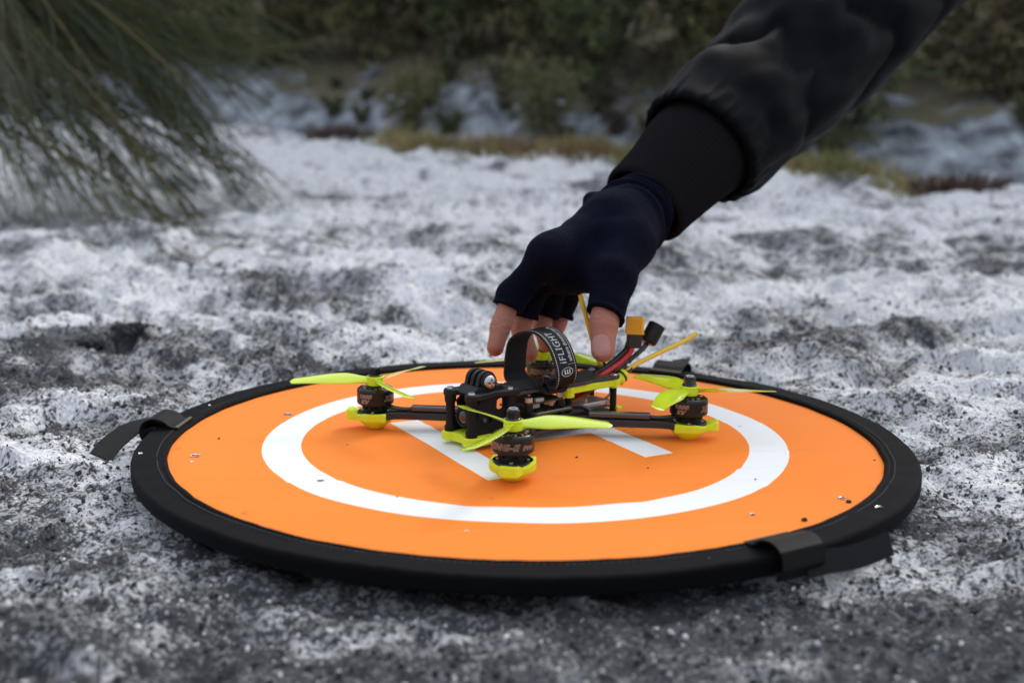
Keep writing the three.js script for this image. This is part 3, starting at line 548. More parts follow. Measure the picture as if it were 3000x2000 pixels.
function bladeGeo(ccw) { // one blade lying along +x, root inside the hub
  const n = 30, m = 10, P = [], I = [], half = (m + 1);
  for (let i = 0; i <= n; i++) {
    const u = i / n, r = 4.5 + u * 59, e = (r - 4.5) / 59;
    let chord = lerp(7.0, 14.2, smooth(0.02, 0.36, e)); chord = lerp(chord, 9.8, smooth(0.45, 1.0, e));
    const tip = Math.sqrt(Math.max(0, 1 - Math.pow(Math.max(0, (e - 0.955) / 0.045), 2))); chord *= Math.max(0.06, tip);
    const ang = lerp(0.62, 0.20, Math.pow(e, 0.65)), th = lerp(2.0, 0.5, Math.pow(e, 0.5)), sweep = 2.6 * Math.sin(e * 3.0) - 2.2 * e * e, lift = -0.6 * e - 0.5;
    for (let s = 0; s < 2; s++) for (let k = 0; k <= m; k++) {
      const c = k / m, w = (c - 0.45) * chord + sweep, camber = 0.055 * chord * 4 * c * (1 - c), t = th * (0.18 + 0.82 * Math.sqrt(Math.max(0, 1 - Math.pow(2 * c - 0.85, 2) * 0.75))) * 0.5 * (s ? -1 : 1);
      const y = camber + t, ca = Math.cos(ang), sa = Math.sin(ang), tz = w * ca - y * sa, ty = w * sa + y * ca;   // w > 0 is the leading, raised edge
      P.push(r, ty + lift, ccw ? -tz : tz);
    }
  }
  const row = 2 * half;
  for (let i = 0; i < n; i++) {
    for (let k = 0; k < m; k++) { const a = i * row + k, b = a + 1, c = a + row, d = c + 1; I.push(a, b, c, b, d, c); const e = a + half, f = e + 1, g = e + row, h = g + 1; I.push(e, g, f, f, g, h); }
    for (const k of [0, m]) { const a = i * row + k, b = a + half, c = a + row, d = c + half; if (k) I.push(a, b, c, b, d, c); else I.push(a, c, b, b, c, d); }
  }
  const g = new THREE.BufferGeometry(); g.setAttribute('position', new THREE.Float32BufferAttribute(P, 3)); g.setIndex(ccw ? I : I.map((_, i) => I[i - i % 3 + [0, 2, 1][i % 3]])); g.computeVertexNormals();
  return g;
}
const bladeL = mm(bladeGeo(true)), bladeR = mm(bladeGeo(false));
const hubGeo = mm(lathe([[2.6, 31.2], [6.1, 31.2], [6.4, 31.7], [6.3, 33], [6.1, 36.6], [6.5, 37.0], [6.5, 37.8], [6.2, 38.2], [2.6, 38.2], [2.6, 31.2]], 36));
const nutGeo = (() => { const hex = new THREE.CylinderGeometry(4.5, 4.7, 4.4, 6).translate(0, 41.2, 0); return mm(merge([lathe([[2, 38.2], [5.2, 38.2], [5.4, 38.6], [5.3, 39.2], [4.4, 39.5], [2, 39.5]], 30), toCreasedNormals(hex, 0.4), lathe([[4.1, 43.3], [4.2, 44.2], [3.9, 45.0], [3.4, 45.2], [0.01, 45.2]], 30)])); })();
const ringGeo = mm(new THREE.TorusGeometry(2.5, 0.42, 8, 28).rotateX(Math.PI / 2).translate(0, 45.25, 0));
// the arm end and the soft foot clasped round it (axis at 0, the arm runs to -x, outwards is +x)
const footShape = (() => { const s = new THREE.Shape(); s.moveTo(-9, -13.2); s.lineTo(2, -14.2); s.absarc(0, 0, 14.2, -1.42, -0.55, false); s.lineTo(18.5, -5.4); s.quadraticCurveTo(20.8, -5, 20.8, -2.5); s.lineTo(20.8, 2.5); s.quadraticCurveTo(20.8, 5, 18.5, 5.4); s.absarc(0, 0, 14.2, 0.55, 1.42, false); s.lineTo(-9, 13.2); s.closePath(); return s; })();
const footGeo = (() => {
  const wall = plate(footShape, 5.8, 7.2, 1.1, 20); const p = wall.attributes.position;
  for (let i = 0; i < p.count; i++) { const x = p.getX(i), y = p.getY(i), z = p.getZ(i); if (y > 11) p.setY(i, y + 1.6 * smooth(14, 18, x) + 0.5 * smooth(9, 13, Math.abs(z)) - 1.2 * smooth(5, 11, x) * smooth(17, 13, x)); else p.setY(i, y - 0.9 * smooth(16, 8, Math.hypot(x, z))); }
  wall.computeVertexNormals();
  const cone = lathe([[0.01, 0], [4.6, 0], [5.6, 0.4], [7.2, 1.5], [10.8, 4.6], [12.4, 6.6], [12.8, 8.4], [0.01, 8.4]], 40);
  return mm(merge([wall, cone]));
})();
const armShape = (() => { const s = new THREE.Shape(); s.moveTo(-104, -6.5); s.lineTo(-24, -5.6); s.quadraticCurveTo(-12, -5.8, -8, -11.2); s.absarc(0, 0, 13.0, -2.2, 2.2, false); s.lineTo(-8, 11.2); s.quadraticCurveTo(-12, 5.8, -24, 5.6); s.lineTo(-104, 6.5); s.closePath(); return s; })();
const armGeo = mm(plate(armShape, 5.0, 8.5, 0.5, 24));
const bellGeo = mm(new THREE.CylinderGeometry(13.75, 13.75, 9.6, 64, 1, true).translate(0, 22.3, 0));
const bellTrim = mm(merge([lathe([[11.6, 16.3], [12.8, 16.0], [13.4, 16.4], [13.75, 17.5]], 64), lathe([[13.75, 27.1], [13.6, 28.2], [13.0, 29.2], [12.0, 29.8], [10.6, 30.1], [10.4, 29.2]], 64), lathe([[6.6, 29.0], [6.6, 30.6], [4.0, 31.2], [2.6, 31.2], [2.6, 29.0], [6.6, 29.0]], 40)]));
const spokeGeo = (() => { const out = []; for (let i = 0; i < 9; i++) { const a = i / 9 * 6.283; const pts = []; for (let k = 0; k <= 4; k++) { const u = k / 4, r = 6 + 5.2 * u, f = a + 0.34 * u; pts.push(V(r * Math.cos(f), 29.8 + 0.1 * Math.sin(u * 3.1), r * Math.sin(f))); } out.push(tube(pts, 0.85, 8, 6)); } return mm(merge(out)); })();
const statorGeo = mm(merge([cyl(10.2, 10.2, 9.5, 0, 18, 0, 36), ...Array.from({ length: 12 }, (_, i) => { const a = i / 12 * 6.283; return new THREE.TorusGeometry(1.7, 0.9, 6, 12).rotateY(a).translate(8.6 * Math.cos(a), 28, -8.6 * Math.sin(a)); })]));
const baseGeo = mm(merge([cyl(8.4, 8.0, 3.8, 0, 9.3, 0, 30), cyl(10.6, 10.9, 1.6, 0, 14.6, 0, 40), ...Array.from({ length: 8 }, (_, i) => { const a = i / 8 * 6.283 + 0.2; return box(3.2, 2.8, 3.4, 8.0 * Math.cos(a), 13.6, 8.0 * Math.sin(a)); })]));
const screwGeo = mm(merge(Array.from({ length: 4 }, (_, i) => { const a = i / 4 * 6.283 + 0.785; return cyl(1.5, 1.4, 1.2, 9.6 * Math.cos(a), 9.5, 9.6 * Math.sin(a), 12); })));

const corners = [ // x, z, blade azimuth (deg, world), turning sense, bell azimuth of the name lettering
  [82, 82, 5, true, -10, 'nearer the nose, beside the camera cage'], [-82, 82, 60, false, 108, ''], [82, -82, 0, false, 104, ''], [-82, -82, 90, true, 20, '']];
for (const [x, z, az, ccw, txt] of corners) {
  const out = Math.atan2(-z, x);                                          // local direction from the middle to this corner
  const arm = part('arm', armGeo, M.carbonEdge, drone); arm.position.set(x / 1000, 0, z / 1000); arm.rotation.y = out;
  const foot = part('foot', footGeo, M.tpu, drone); foot.position.copy(arm.position); foot.rotation.y = out;
  const mot = dsub('motor', x, 4.9, z); mot.scale.y = 0.89;
  part('mount_base', baseGeo, M.blackMatt, mot); part('mount_screws', screwGeo, M.steel, mot); part('stator', statorGeo, M.copper, mot);
  const bw = part('bell', bellGeo, bellWall, mot); bw.rotation.y = THREE.MathUtils.degToRad(txt) + Math.PI - TURN;
  part('bell_cap', bellTrim, M.bell, mot); const sp = part('cooling_spokes', spokeGeo, M.bell, mot); sp.rotation.y = az;
  const pr = dsub('propeller', x, 1.6, z); pr.rotation.y = THREE.MathUtils.degToRad(az) - TURN;
  part('hub', hubGeo, M.hub, pr);
  for (let k = 0; k < 3; k++) { const b = part('blade', ccw ? bladeL : bladeR, M.prop, pr); b.position.y = 0.0352; b.rotation.y = k * 2.0944; }
  const nt = dsub('lock_nut', x, 1.6, z); part('nut_body', nutGeo, M.nut, nt); part('nylon_ring', ringGeo, std([0.5, 0.5, 0.52], 0.4), nt);
  const d = V(x, 0, z).normalize(), s = V(-d.z, 0, d.x), L = Math.hypot(x, z);
  const cover = dsub('wire_cover', 0, 0, 0);
  const cg = new RoundedBoxGeometry(46, 4.6, 7.4, 4, 1.6).translate(L - 50, 16.0, 0).rotateY(out); dp('shell', cg, M.sleeve, cover);
  for (const k of [-1, 0, 1]) dp('motor_wire', tube([d.clone().multiplyScalar(L - 30).addScaledVector(s, k * 1.9).setY(15.8), d.clone().multiplyScalar(L - 22).addScaledVector(s, k * 2.1).setY(15.2), d.clone().multiplyScalar(L - 14).addScaledVector(s, k * 2.4).setY(16.0), d.clone().multiplyScalar(L - 8.5).addScaledVector(s, k * 2.6).setY(17.6)], 0.95, 14, 7), M.wire, drone);
}
// middle plates and bottom
{
  const s = new THREE.Shape(); s.moveTo(-15, -76); s.lineTo(15, -76); s.quadraticCurveTo(17, -76, 17, -72); s.lineTo(16, -34); s.lineTo(24, -22); s.lineTo(24, 22); s.lineTo(16, 34); s.lineTo(16, 56); s.quadraticCurveTo(16, 60, 12, 60); s.lineTo(-12, 60); s.quadraticCurveTo(-16, 60, -16, 56); s.lineTo(-16, 34); s.lineTo(-24, 22); s.lineTo(-24, -22); s.lineTo(-16, -34); s.lineTo(-17, -72); s.quadraticCurveTo(-17, -76, -15, -76);
  dp('bottom_plate', plate(s, 2.4, 6.0, 0.3), M.carbon);
  const t = new THREE.Shape(); t.moveTo(-15, -60); t.lineTo(15, -60); t.lineTo(15, -30); t.lineTo(21, -20); t.lineTo(21, 20); t.lineTo(15, 32); t.lineTo(-15, 32); t.lineTo(-21, 20); t.lineTo(-21, -20); t.lineTo(-15, -30); t.closePath();
  dp('middle_plate', plate(t, 2.0, 13.6, 0.3), M.carbon);
}
// front: bumper, posts, camera cage, action camera mount
{
  const s = new THREE.Shape(); s.moveTo(-17, 46); s.lineTo(-17.5, 60); s.quadraticCurveTo(-17.5, 68.5, -12.5, 68.5); s.quadraticCurveTo(-9, 68.5, -7, 65.5); s.quadraticCurveTo(0, 63.5, 7, 65.5); s.quadraticCurveTo(9, 68.5, 12.5, 68.5); s.quadraticCurveTo(17.5, 68.5, 17.5, 60); s.lineTo(17, 46); s.closePath();
  dp('front_bumper', plate(s, 6.2, 3.6, 0.8), M.tpu);
  for (const x of [-12.5, 12.5]) {
    const o = dsub('front_post', x, 0, 63);
    dp('sleeve', merge([lathe([[0.01, 9.5], [4.2, 9.5], [4.3, 13], [3.3, 14.5], [3.2, 27], [3.4, 30], [4.2, 32], [4.3, 38.8], [3.9, 40.4], [0.01, 40.4]], 24)]), M.blackMatt, o);
    dp('screw', merge([cyl(2.7, 2.3, 1.3, 0, 40.3, 0, 20), cyl(1.1, 1.1, 0.4, 0, 41.3, 0, 6)]), M.steel, o);
  }
  const cs = (x) => { const p = new THREE.Shape(); p.moveTo(-60, 10); p.lineTo(-24, 10); p.lineTo(-22, 38); p.lineTo(-50, 38); p.lineTo(-58, 31); p.lineTo(-56, 24); p.lineTo(-60, 16); p.closePath(); const hole = new THREE.Path(); hole.absarc(-37, 30, 4.5, 0, 6.3, true); p.holes.push(hole); const q = new THREE.Path(); q.absarc(-46, 20, 2.4, 0, 6.3, true); p.holes.push(q); return new THREE.ExtrudeGeometry(p, { depth: 1.8, bevelEnabled: true, bevelSize: 0.3, bevelThickness: 0.3, bevelSegments: 2 }).rotateY(Math.PI / 2).translate(x, 0, 0); };
  dp('cage_side', cs(10.2), M.blackMatt); dp('cage_side', cs(-12.4), M.blackMatt);
  for (const x of [12.6, -12.8]) { const q = dp('cage_screw', cyl(1.9, 1.5, 1.2, 0, 0, 0, 16).rotateZ(x > 0 ? -Math.PI / 2 : Math.PI / 2).translate(x, 20.3, 52), M.steel); }
  const cam = dsub('camera', 0, 21.5, 0);
  dp('body', box(19, 19, 16, 0, 0, 46, 1.5), M.blackMatt, cam);
  dp('lens_barrel', new THREE.CylinderGeometry(7.2, 7.6, 9, 36).rotateX(Math.PI / 2).translate(0, 0, 57), M.black, cam);
  dp('lens_ring', new THREE.TorusGeometry(6.4, 0.8, 10, 40).translate(0, 0, 61.6), M.black, cam);
  dp('lens_glass', new THREE.SphereGeometry(7, 30, 12, 0, 6.3, 0, 0.75).rotateX(Math.PI / 2).translate(0, 0, 56.6), phys([0.01, 0.01, 0.016], 0.05, { clearcoat: 1 }), cam);
  // roof of the cage, from the front posts back to the rear screws
  const t = new THREE.Shape(); t.moveTo(-16.5, 24); t.lineTo(-16.5, 34); t.lineTo(-13.6, 44); t.lineTo(-16.8, 60); t.quadraticCurveTo(-17, 67, -12.5, 67.2); t.quadraticCurveTo(-8.4, 67, -7.6, 60); t.lineTo(-4.5, 56.5); t.lineTo(4.5, 56.5); t.lineTo(7.6, 60); t.quadraticCurveTo(8.4, 67, 12.5, 67.2); t.quadraticCurveTo(17, 67, 16.8, 60); t.lineTo(13.6, 44); t.lineTo(16.5, 34); t.lineTo(16.5, 24); t.closePath();
  dp('cage_roof', plate(t, 4.2, 35.8, 0.8), M.black);
  const mount = dsub('action_camera_mount', 0, 0, 0);
  dp('mount_base', (() => { const p = new THREE.Shape(); p.moveTo(-60, 39); p.lineTo(-30, 39); p.lineTo(-35, 43); p.lineTo(-55, 43); p.closePath(); return new THREE.ExtrudeGeometry(p, { depth: 19, bevelEnabled: true, bevelSize: 0.5, bevelThickness: 0.5, bevelSegments: 2 }).rotateY(Math.PI / 2).translate(-9.5, 0, 0); })(), M.black, mount);
  for (const x of [-7.9, -1.6, 4.7]) { const p = new THREE.Shape(); p.moveTo(-55, 40); p.lineTo(-53, 46.2); p.absarc(-45.5, 46.2, 7.4, Math.PI, 0, true); p.lineTo(-36.5, 40); p.closePath(); dp('fin', new THREE.ExtrudeGeometry(p, { depth: 2.8, bevelEnabled: true, bevelSize: 0.35, bevelThickness: 0.35, bevelSegments: 2, curveSegments: 20 }).rotateY(Math.PI / 2).translate(x, 0, 0), M.black, mount); }
  dp('boss', cyl(6.6, 6.4, 2.6, 0, 0, 0, 32).rotateZ(-Math.PI / 2).translate(7.8, 46.2, 45.5), M.black, mount);
  dp('clamp_screw', merge([lathe([[0.01, 3], [2.4, 2.9], [4.4, 2.2], [5.2, 1.0], [5.2, 0]], 30).rotateZ(-Math.PI / 2).translate(10, 46.2, 45.5), cyl(2.2, 2.2, 5, 0, 0, 0, 16).rotateZ(Math.PI / 2).translate(-9, 46.2, 45.5)]), M.steel, mount);
  dp('screw_slot', merge([box(0.5, 6, 1.1, 12.7, 46.2, 45.5), box(0.5, 1.1, 6, 12.72, 46.2, 45.5)]), std([0.02, 0.02, 0.02], 0.6), mount);
  for (const x of [-12.5, 12.5]) { const o = dsub('cage_post', x, 0, 29); dp('sleeve', cyl(3.6, 3.6, 22.6, 0, 13.2, 0, 20), M.blackMatt, o); dp('screw', merge([cyl(2.8, 2.4, 1.4, 0, 39.9, 0, 20), cyl(1.1, 1.1, 0.4, 0, 41, 0, 6)]), M.steel, o); }
}
// top plate with cut-outs, rear posts, rails
{
  const s = new THREE.Shape(); s.moveTo(-13.5, 25); s.lineTo(13.5, 25); s.lineTo(13.5, -16); s.lineTo(17.5, -22); s.lineTo(17, -40); s.lineTo(15.5, -48); s.lineTo(16.8, -70); s.quadraticCurveTo(17, -78, 11, -78.5); s.lineTo(5, -79); s.lineTo(3, -75); s.lineTo(-3, -75); s.lineTo(-5, -79); s.lineTo(-11, -78.5); s.quadraticCurveTo(-17, -78, -16.8, -70); s.lineTo(-15.5, -48); s.lineTo(-17, -40); s.lineTo(-17.5, -22); s.lineTo(-13.5, -16); s.closePath();
  for (const [x, z, w, h] of [[-6.2, -34, 3.4, 6], [6.2, -34, 3.4, 6], [-6.4, -48, 3.2, 5], [6.4, -48, 3.2, 5], [-6, -61, 3.2, 5], [6, -61, 3.2, 5], [0, -41, 2.0, 3.6], [0, -55, 2.0, 3.6]]) { const p = new THREE.Path(); p.absellipse(x, z, w, h, 0, 6.28, true); s.holes.push(p); }
  const tp = dsub('top_plate', 0, 0, 0);
  dp('carbon_sheet', plate(s, 2.4, 34.2, 0.35), M.carbon, tp);
  for (const [x, z] of [[-12.5, -26], [12.5, -26], [-12.5, -73], [12.5, -73]]) dp('screw', merge([lathe([[0.01, 38.4], [1.7, 38.2], [2.9, 37.4], [3.0, 36.6], [0.01, 36.6]], 22), ]).translate(x, 0, z), M.steel, tp);
  const grip = dsub('battery_pad', 0, 0, 0); dp('foam', box(25, 1.2, 37, 0, 37.2, 5.5, 0.4), M.felt, grip);
  for (let i = 0; i < 9; i++) dp('ridge', box(24, 0.7, 1.6, 0, 38.0, -10 + i * 4, 0.3), M.felt, grip);
  for (const [x, z] of [[-12.5, -27], [12.5, -27], [-12.5, -73], [12.5, -73]]) dp('rear_post', cyl(2.6, 2.6, 21.2, x, 13.0 - (z < -60 ? 7.6 : 0), z, 18).scale(1, 1, 1), M.blackMatt);
  for (const x of [-1, 1]) {
    const r = dsub('side_rail', 0, 0, 0);
    dp('beam', box(3.2, 5.4, 46, x * 14.6, 31.5, -50, 0.8), M.tpu, r);
    dp('front_boss', (() => { const g = new THREE.CylinderGeometry(4.6, 4.4, 7.8, 10).translate(x * 13.2, 30.2, -26.4); return toCreasedNormals(g, 0.5); })(), M.tpu, r);
    dp('rear_boss', cyl(4.4, 4.4, 6.6, x * 12.8, 27.6, -73, 18), M.tpu, r);
  }
  const tail = dsub('antenna_holder', 0, 0, 0);
  dp('block', box(24, 6.4, 9, 0, 31, -79.5, 2), M.tpu, tail);
  for (const x of [-8, 8]) { dp('socket', new THREE.CylinderGeometry(4.2, 4.6, 9, 18).rotateX(-0.9).translate(x, 33, -86), M.tpu, tail); dp('cable_tie', new THREE.TorusGeometry(4.6, 0.8, 8, 24).rotateX(0.5).translate(x, 33.5, -86), M.wire, tail); }
  dp('tail_foot', box(10, 2.4, 5, 12.5, 11.4, -76, 0.8), M.tpu);
}
// electronics
{
  const esc = dsub('speed_controller', 0, 0, 0);
  dp('board', box(42, 1.6, 36, 0, 19.4, -6, 0.4), M.pcb, esc);
  for (let i = 0; i < 8; i++) dp('transistor', box(4.4, 1.2, 4.2, i < 4 ? 17 : -17, 20.8, -18 + (i % 4) * 8), M.black, esc);
  for (let i = 0; i < 12; i++) dp('solder_pad', box(1.4, 0.5, 2.2, 20, 20.4, -21 + i * 2.7), M.alu, esc);
  const fc = dsub('flight_controller', 0, 0, 0);
  dp('board', box(30, 1.4, 34, 0, 26.4, -3, 0.4), M.pcb, fc);
  dp('usb_socket', box(3.4, 3, 7.6, 14, 28.6, 3, 0.8), M.alu, fc); dp('processor', box(8, 1.2, 8, -2, 27.8, -4), M.black, fc); dp('connector', box(4, 3, 9, 12.6, 24.2, 7, 0.3), std([0.30, 0.28, 0.24], 0.5), fc); dp('capacitor_chip', cyl(2.2, 2.2, 3.6, 13, 22.6, -9, 16), std([0.55, 0.3, 0.26], 0.45), fc);
  for (let i = 0; i < 5; i++) dp('gold_pin', box(1.2, 1.4, 0.9, 15, 25.2, -2 - i * 2.1), M.gold, fc);
  for (const [x, z] of [[13, 12], [13, -18], [-13, 12], [-13, -18]]) { const b = dsub('stack_bolt', x, 0, z); dp('shaft', cyl(1.5, 1.5, 20, 0, 12.8, 0, 14), M.blackMatt, b); dp('damper', cyl(3.2, 3.2, 5.2, 0, 20.8, 0, 18), M.black, b); dp('nut', toCreasedNormals(new THREE.CylinderGeometry(3.1, 3.1, 3.4, 6).translate(0, 29.4, 0).toNonIndexed(), 0.4), M.steel, b); dp('tip', cyl(1.5, 1.3, 2.4, 0, 31, 0, 12), M.steel, b); }
  const vtx = dsub('video_transmitter', 0, 0, 0);
  dp('heat_sink', box(24, 3.6, 30, 0, 16.2, -55, 0.8), M.alu, vtx); dp('board', box(26, 1.4, 32, 0, 13.4, -55, 0.3), M.pcb, vtx); dp('aerial_socket', cyl(1.6, 1.6, 3, 7, 18, -49, 14), M.gold, vtx);
  for (const x of [-11, 11]) dp('bolt', merge([cyl(2.6, 2.6, 3.2, x, 14.2, -68, 6), cyl(1.5, 1.5, 4.6, x, 14.2, -68, 12)]), M.steel, vtx);
  dp('coax_cable', tube([[8, 17, -66], [11.5, 22, -70], [10, 26, -72], [11, 29, -71], [9, 32, -80]], 0.8, 24, 7), std([0.28, 0.2, 0.12], 0.45));
  dp('signal_cable', tube([[16, 19.4, -20], [20, 21, -26], [22, 18.6, -34], [25, 14, -40]], 1.9, 24, 8), M.wire);
  for (let i = 0; i < 3; i++) dp('harness_wire', tube([[19, 18.6, 14 - i * 2.2], [25, 17, 16 - i * 2], [30, 14, 22 - i * 1.4], [34, 12.6, 31 - i * 1.6]], 0.95, 18, 7), M.wire);
  dp('ribbon_cable', (() => { const g = new THREE.PlaneGeometry(10, 46, 6, 24); const p = g.attributes.position; for (let i = 0; i < p.count; i++) { const x = p.getX(i), v = p.getY(i) / 46 + 0.5; p.setXYZ(i, 6 + x, 21 + 11 * smooth(0, 1, v) + 0.4 * Math.sin(x), -30 - 44 * v); } const b = g.clone().translate(0, -0.5, 0); g.computeVertexNormals(); b.computeVertexNormals(); return merge([g, b]); })(), std([0.62, 0.16, 0.05], 0.5));
}
// power lead with its plug, capacitor, receiver aerials
{
  const lead = dsub('power_lead', 0, 0, 0);
  dp('red_wire', tube([[4, 24, -40], [4, 35, -66], [3, 39, -79], [2, 44, -92], [1.6, 50, -101], [1.6, 57, -103.5]], 2.35, 40, 10), M.red, lead);
  dp('black_wire', tube([[-3, 24, -40], [-3, 35, -66], [-2.6, 40, -80], [-2.4, 46, -92.5], [-2.2, 51.5, -100.5], [-2.4, 57, -103]], 2.35, 40, 10), M.wire, lead);
  const tilt = (geo) => geo.rotateZ(-0.04).rotateX(0.03).translate(0, -66, 0).scale(0.82, 0.92, 0.86).translate(0, 65, 0).rotateY(0.95).translate(-0.5, 0, -104);
  dp('heat_shrink', tilt(box(14.2, 13, 9.4, 0, 59.5, 0, 2.2)), M.shrink, lead);
  const sh = new THREE.Shape(); sh.moveTo(-8, -4); sh.lineTo(5.6, -4); sh.lineTo(8, -1.6); sh.lineTo(8, 1.6); sh.lineTo(5.6, 4); sh.lineTo(-8, 4); sh.closePath();
  dp('plug_body', tilt(merge([plate(sh, 13.4, 66, 0.5), box(17.4, 1.6, 9.6, 0, 66, 0, 0.6)])), M.yellowPlug, lead);
  const cap = dsub('smoothing_capacitor', 0, 0, 0);
  const dir = V(0.1, 0.86, -0.55).normalize(), q = new THREE.Quaternion().setFromUnitVectors(V(0, 1, 0), dir), cc = V(0, 61.5, -127);
  const capG = lathe([[0.01, -8.6], [5.2, -8.6], [6.1, -7.8], [6.8, -7], [7.0, 0], [7.0, 7.6], [6.4, 8.5], [5.8, 8.6], [5.4, 7.9], [0.01, 7.9]], 32); capG.applyQuaternion(q).translate(cc.x, cc.y, cc.z);
  dp('can', capG, M.black, cap);
  dp('base_disc', lathe([[0.01, -8.8], [4.9, -8.8], [5.0, -8.5]], 28).applyQuaternion(q).translate(cc.x, cc.y, cc.z), std([0.3, 0.17, 0.12], 0.5), cap);
  dp('lead_wire', tube([[3, 36, -82], [2.6, 41, -93], [1.6, 47, -108], [0.6, 53, -119], [cc.x - dir.x * 7, cc.y - dir.y * 7, cc.z - dir.z * 7]], 2.0, 36, 9), M.wire, cap);
  for (const t of [[2.3, 43.3, -99], [2.5, 41.2, -94]]) dp('shrink_band', new THREE.TorusGeometry(2.2, 0.5, 8, 20).rotateX(0.45).translate(...t), M.shrink, cap);
  const tubeFlat = (pts, r) => { const g = tube(pts, r, 60, 10); return g; };
  dp('receiver_aerial', tubeFlat([[8, 34, -87], [8, 39.5, -97], [8, 46, -122], [8.4, 50.5, -141], [8.6, 54.6, -158], [9, 58.6, -169]], 1.9), M.aerial);
  dp('receiver_aerial', tubeFlat([[-8, 34, -87], [-8.6, 41, -79], [-9.4, 60, -71], [-10.2, 80, -64], [-10.6, 97, -58]], 1.9), M.aerial);
  for (const [p, e] of [[V(8, 36.5, -92), V(0, 0.55, -1)], [V(-8.2, 38, -83), V(-0.05, 1, 0.4)]]) { const g2 = new THREE.CylinderGeometry(2.1, 2.3, 9, 14).applyQuaternion(new THREE.Quaternion().setFromUnitVectors(V(0, 1, 0), e.normalize())).translate(p.x, p.y, p.z); dp('aerial_sleeve', g2, M.wire); }
}
// the battery strap standing up in an empty loop
{
  const pts = [[-10, 33.0], [-17, 33.2], [-25, 34.2], [-29.3, 38], [-30, 46], [-29.6, 56], [-28, 63.5], [-23, 69], [-15, 73], [-5, 75], [4, 74.6], [13, 70.8], [20, 65], [25.5, 57.5], [29, 50], [29.6, 43.6], [26.5, 38.4], [21.5, 38.4], [18.5, 42], [15, 40.4], [10, 38.6]].map((p) => V(p[0], p[1], 0));
  const c = new THREE.CatmullRomCurve3(pts), n = 220, strap = dsub('battery_strap', 0, 0, 0), len = c.getLength();
  const cv = document.createElement('canvas'); cv.width = 2048; cv.height = 160; const x = cv.getContext('2d');
  x.fillStyle = '#08090b'; x.fillRect(0, 0, 2048, 160);
  x.strokeStyle = '#e6ddd2'; x.lineWidth = 4.2; x.setLineDash([15, 10]); for (const y of [13, 147]) { x.beginPath(); x.moveTo(0, y); x.lineTo(2048, y); x.stroke(); } x.setLineDash([]);
  // lettering runs from the lower end over the top; drawn with the loop's end at the left
  x.save(); x.translate(0, 0);
  x.strokeStyle = '#b9bdc2'; x.lineWidth = 5; x.beginPath(); x.ellipse(418, 80, 40, 42, 0, 0, 7); x.stroke(); x.fillStyle = '#b9bdc2'; for (const y of [58, 76, 94]) x.fillRect(398, y, 42, 9); x.fillRect(398, 58, 9, 45);
  x.lineWidth = 3; x.beginPath(); x.moveTo(486, 92); x.lineTo(486, 140); x.stroke();
  x.font = 'bold 84px sans-serif'; x.textBaseline = 'middle'; x.save(); x.translate(490, 64); x.scale(1.62, 0.9); x.transform(1, 0, -0.12, 1, 0, 0); x.lineWidth = 3; x.strokeStyle = '#c3c7cb'; x.font = '70px sans-serif'; x.fillStyle = '#b9bec4'; x.fillText('iFLIGHT', 6, 0); x.restore();
  x.fillStyle = '#b4b8bd'; x.font = 'bold 35px sans-serif'; x.save(); x.translate(510, 121); x.scale(1.45, 1); x.fillText('where dreams can fly', 0, 0); x.restore();
  x.restore();
  const map = new THREE.CanvasTexture(cv); map.colorSpace = THREE.SRGBColorSpace; map.anisotropy = 8;
  const P = [], U = [], I = [], P2 = [], I2 = [], w = 26, th = 1.5;
  for (let i = 0; i <= n; i++) {
    const u = i / n, p = c.getPointAt(u), t = c.getTangentAt(u), nx = t.y, ny = -t.x, lean = -0.08 * (p.y - 36);   // the loop's outer side is on the left of the travel direction
    const ox = p.x - nx * th / 2, oy = p.y - ny * th / 2, ix = p.x + nx * th / 2, iy = p.y + ny * th / 2;
    P.push(ox, oy, 1 + lean, ox - 7, oy, 1 - w + lean); U.push(1 - u, 1, 1 - u, 0);
    P2.push(ox, oy, 1 + lean, ix, iy, 1 + lean, ix - 7, iy, 1 - w + lean, ox - 7, oy, 1 - w + lean);
    if (i) { const a = (i - 1) * 2; I.push(a, a + 1, a + 2, a + 1, a + 3, a + 2); const b = (i - 1) * 4; for (let k = 0; k < 3; k++) I2.push(b + k, b + k + 1, b + k + 4, b + k + 1, b + k + 5, b + k + 4); }
  }
  const g = new THREE.BufferGeometry(); g.setAttribute('position', new THREE.Float32BufferAttribute(P, 3)); g.setAttribute('uv', new THREE.Float32BufferAttribute(U, 2)); g.setIndex(I); g.computeVertexNormals();
  const g2 = new THREE.BufferGeometry(); g2.setAttribute('position', new THREE.Float32BufferAttribute(P2, 3)); g2.setIndex(I2);
  dp('printed_face', g, phys([1, 1, 1], 0.55, { map, specularIntensity: 0.3 }), strap);
  dp('felt_lining', toCreasedNormals(g2, 0.7), M.felt, strap);
  // folded free end and buckle under the loop
  dp('loose_end', (() => { const pl = new THREE.CatmullRomCurve3([V(26, 38, 0), V(22, 34, 0), V(16, 36, 2), V(12, 40, 4), V(9, 43, 5)]), a = []; const PP = [], II = []; for (let i = 0; i <= 20; i++) { const p = pl.getPoint(i / 20), t = pl.getTangent(i / 20), nx = t.y, ny = -t.x; for (const [k, zz] of [[-0.6, 2], [0.6, 2], [0.6, -14], [-0.6, -14]]) PP.push(p.x + nx * k, p.y + ny * k, p.z + zz); if (i) for (let k = 0; k < 4; k++) { const e = (i - 1) * 4 + k, f = (i - 1) * 4 + (k + 1) % 4; II.push(e, f, e + 4, f, f + 4, e + 4); } } const q = new THREE.BufferGeometry(); q.setAttribute('position', new THREE.Float32BufferAttribute(PP, 3)); q.setIndex(II); return toCreasedNormals(q, 0.7); })(), M.felt, strap);
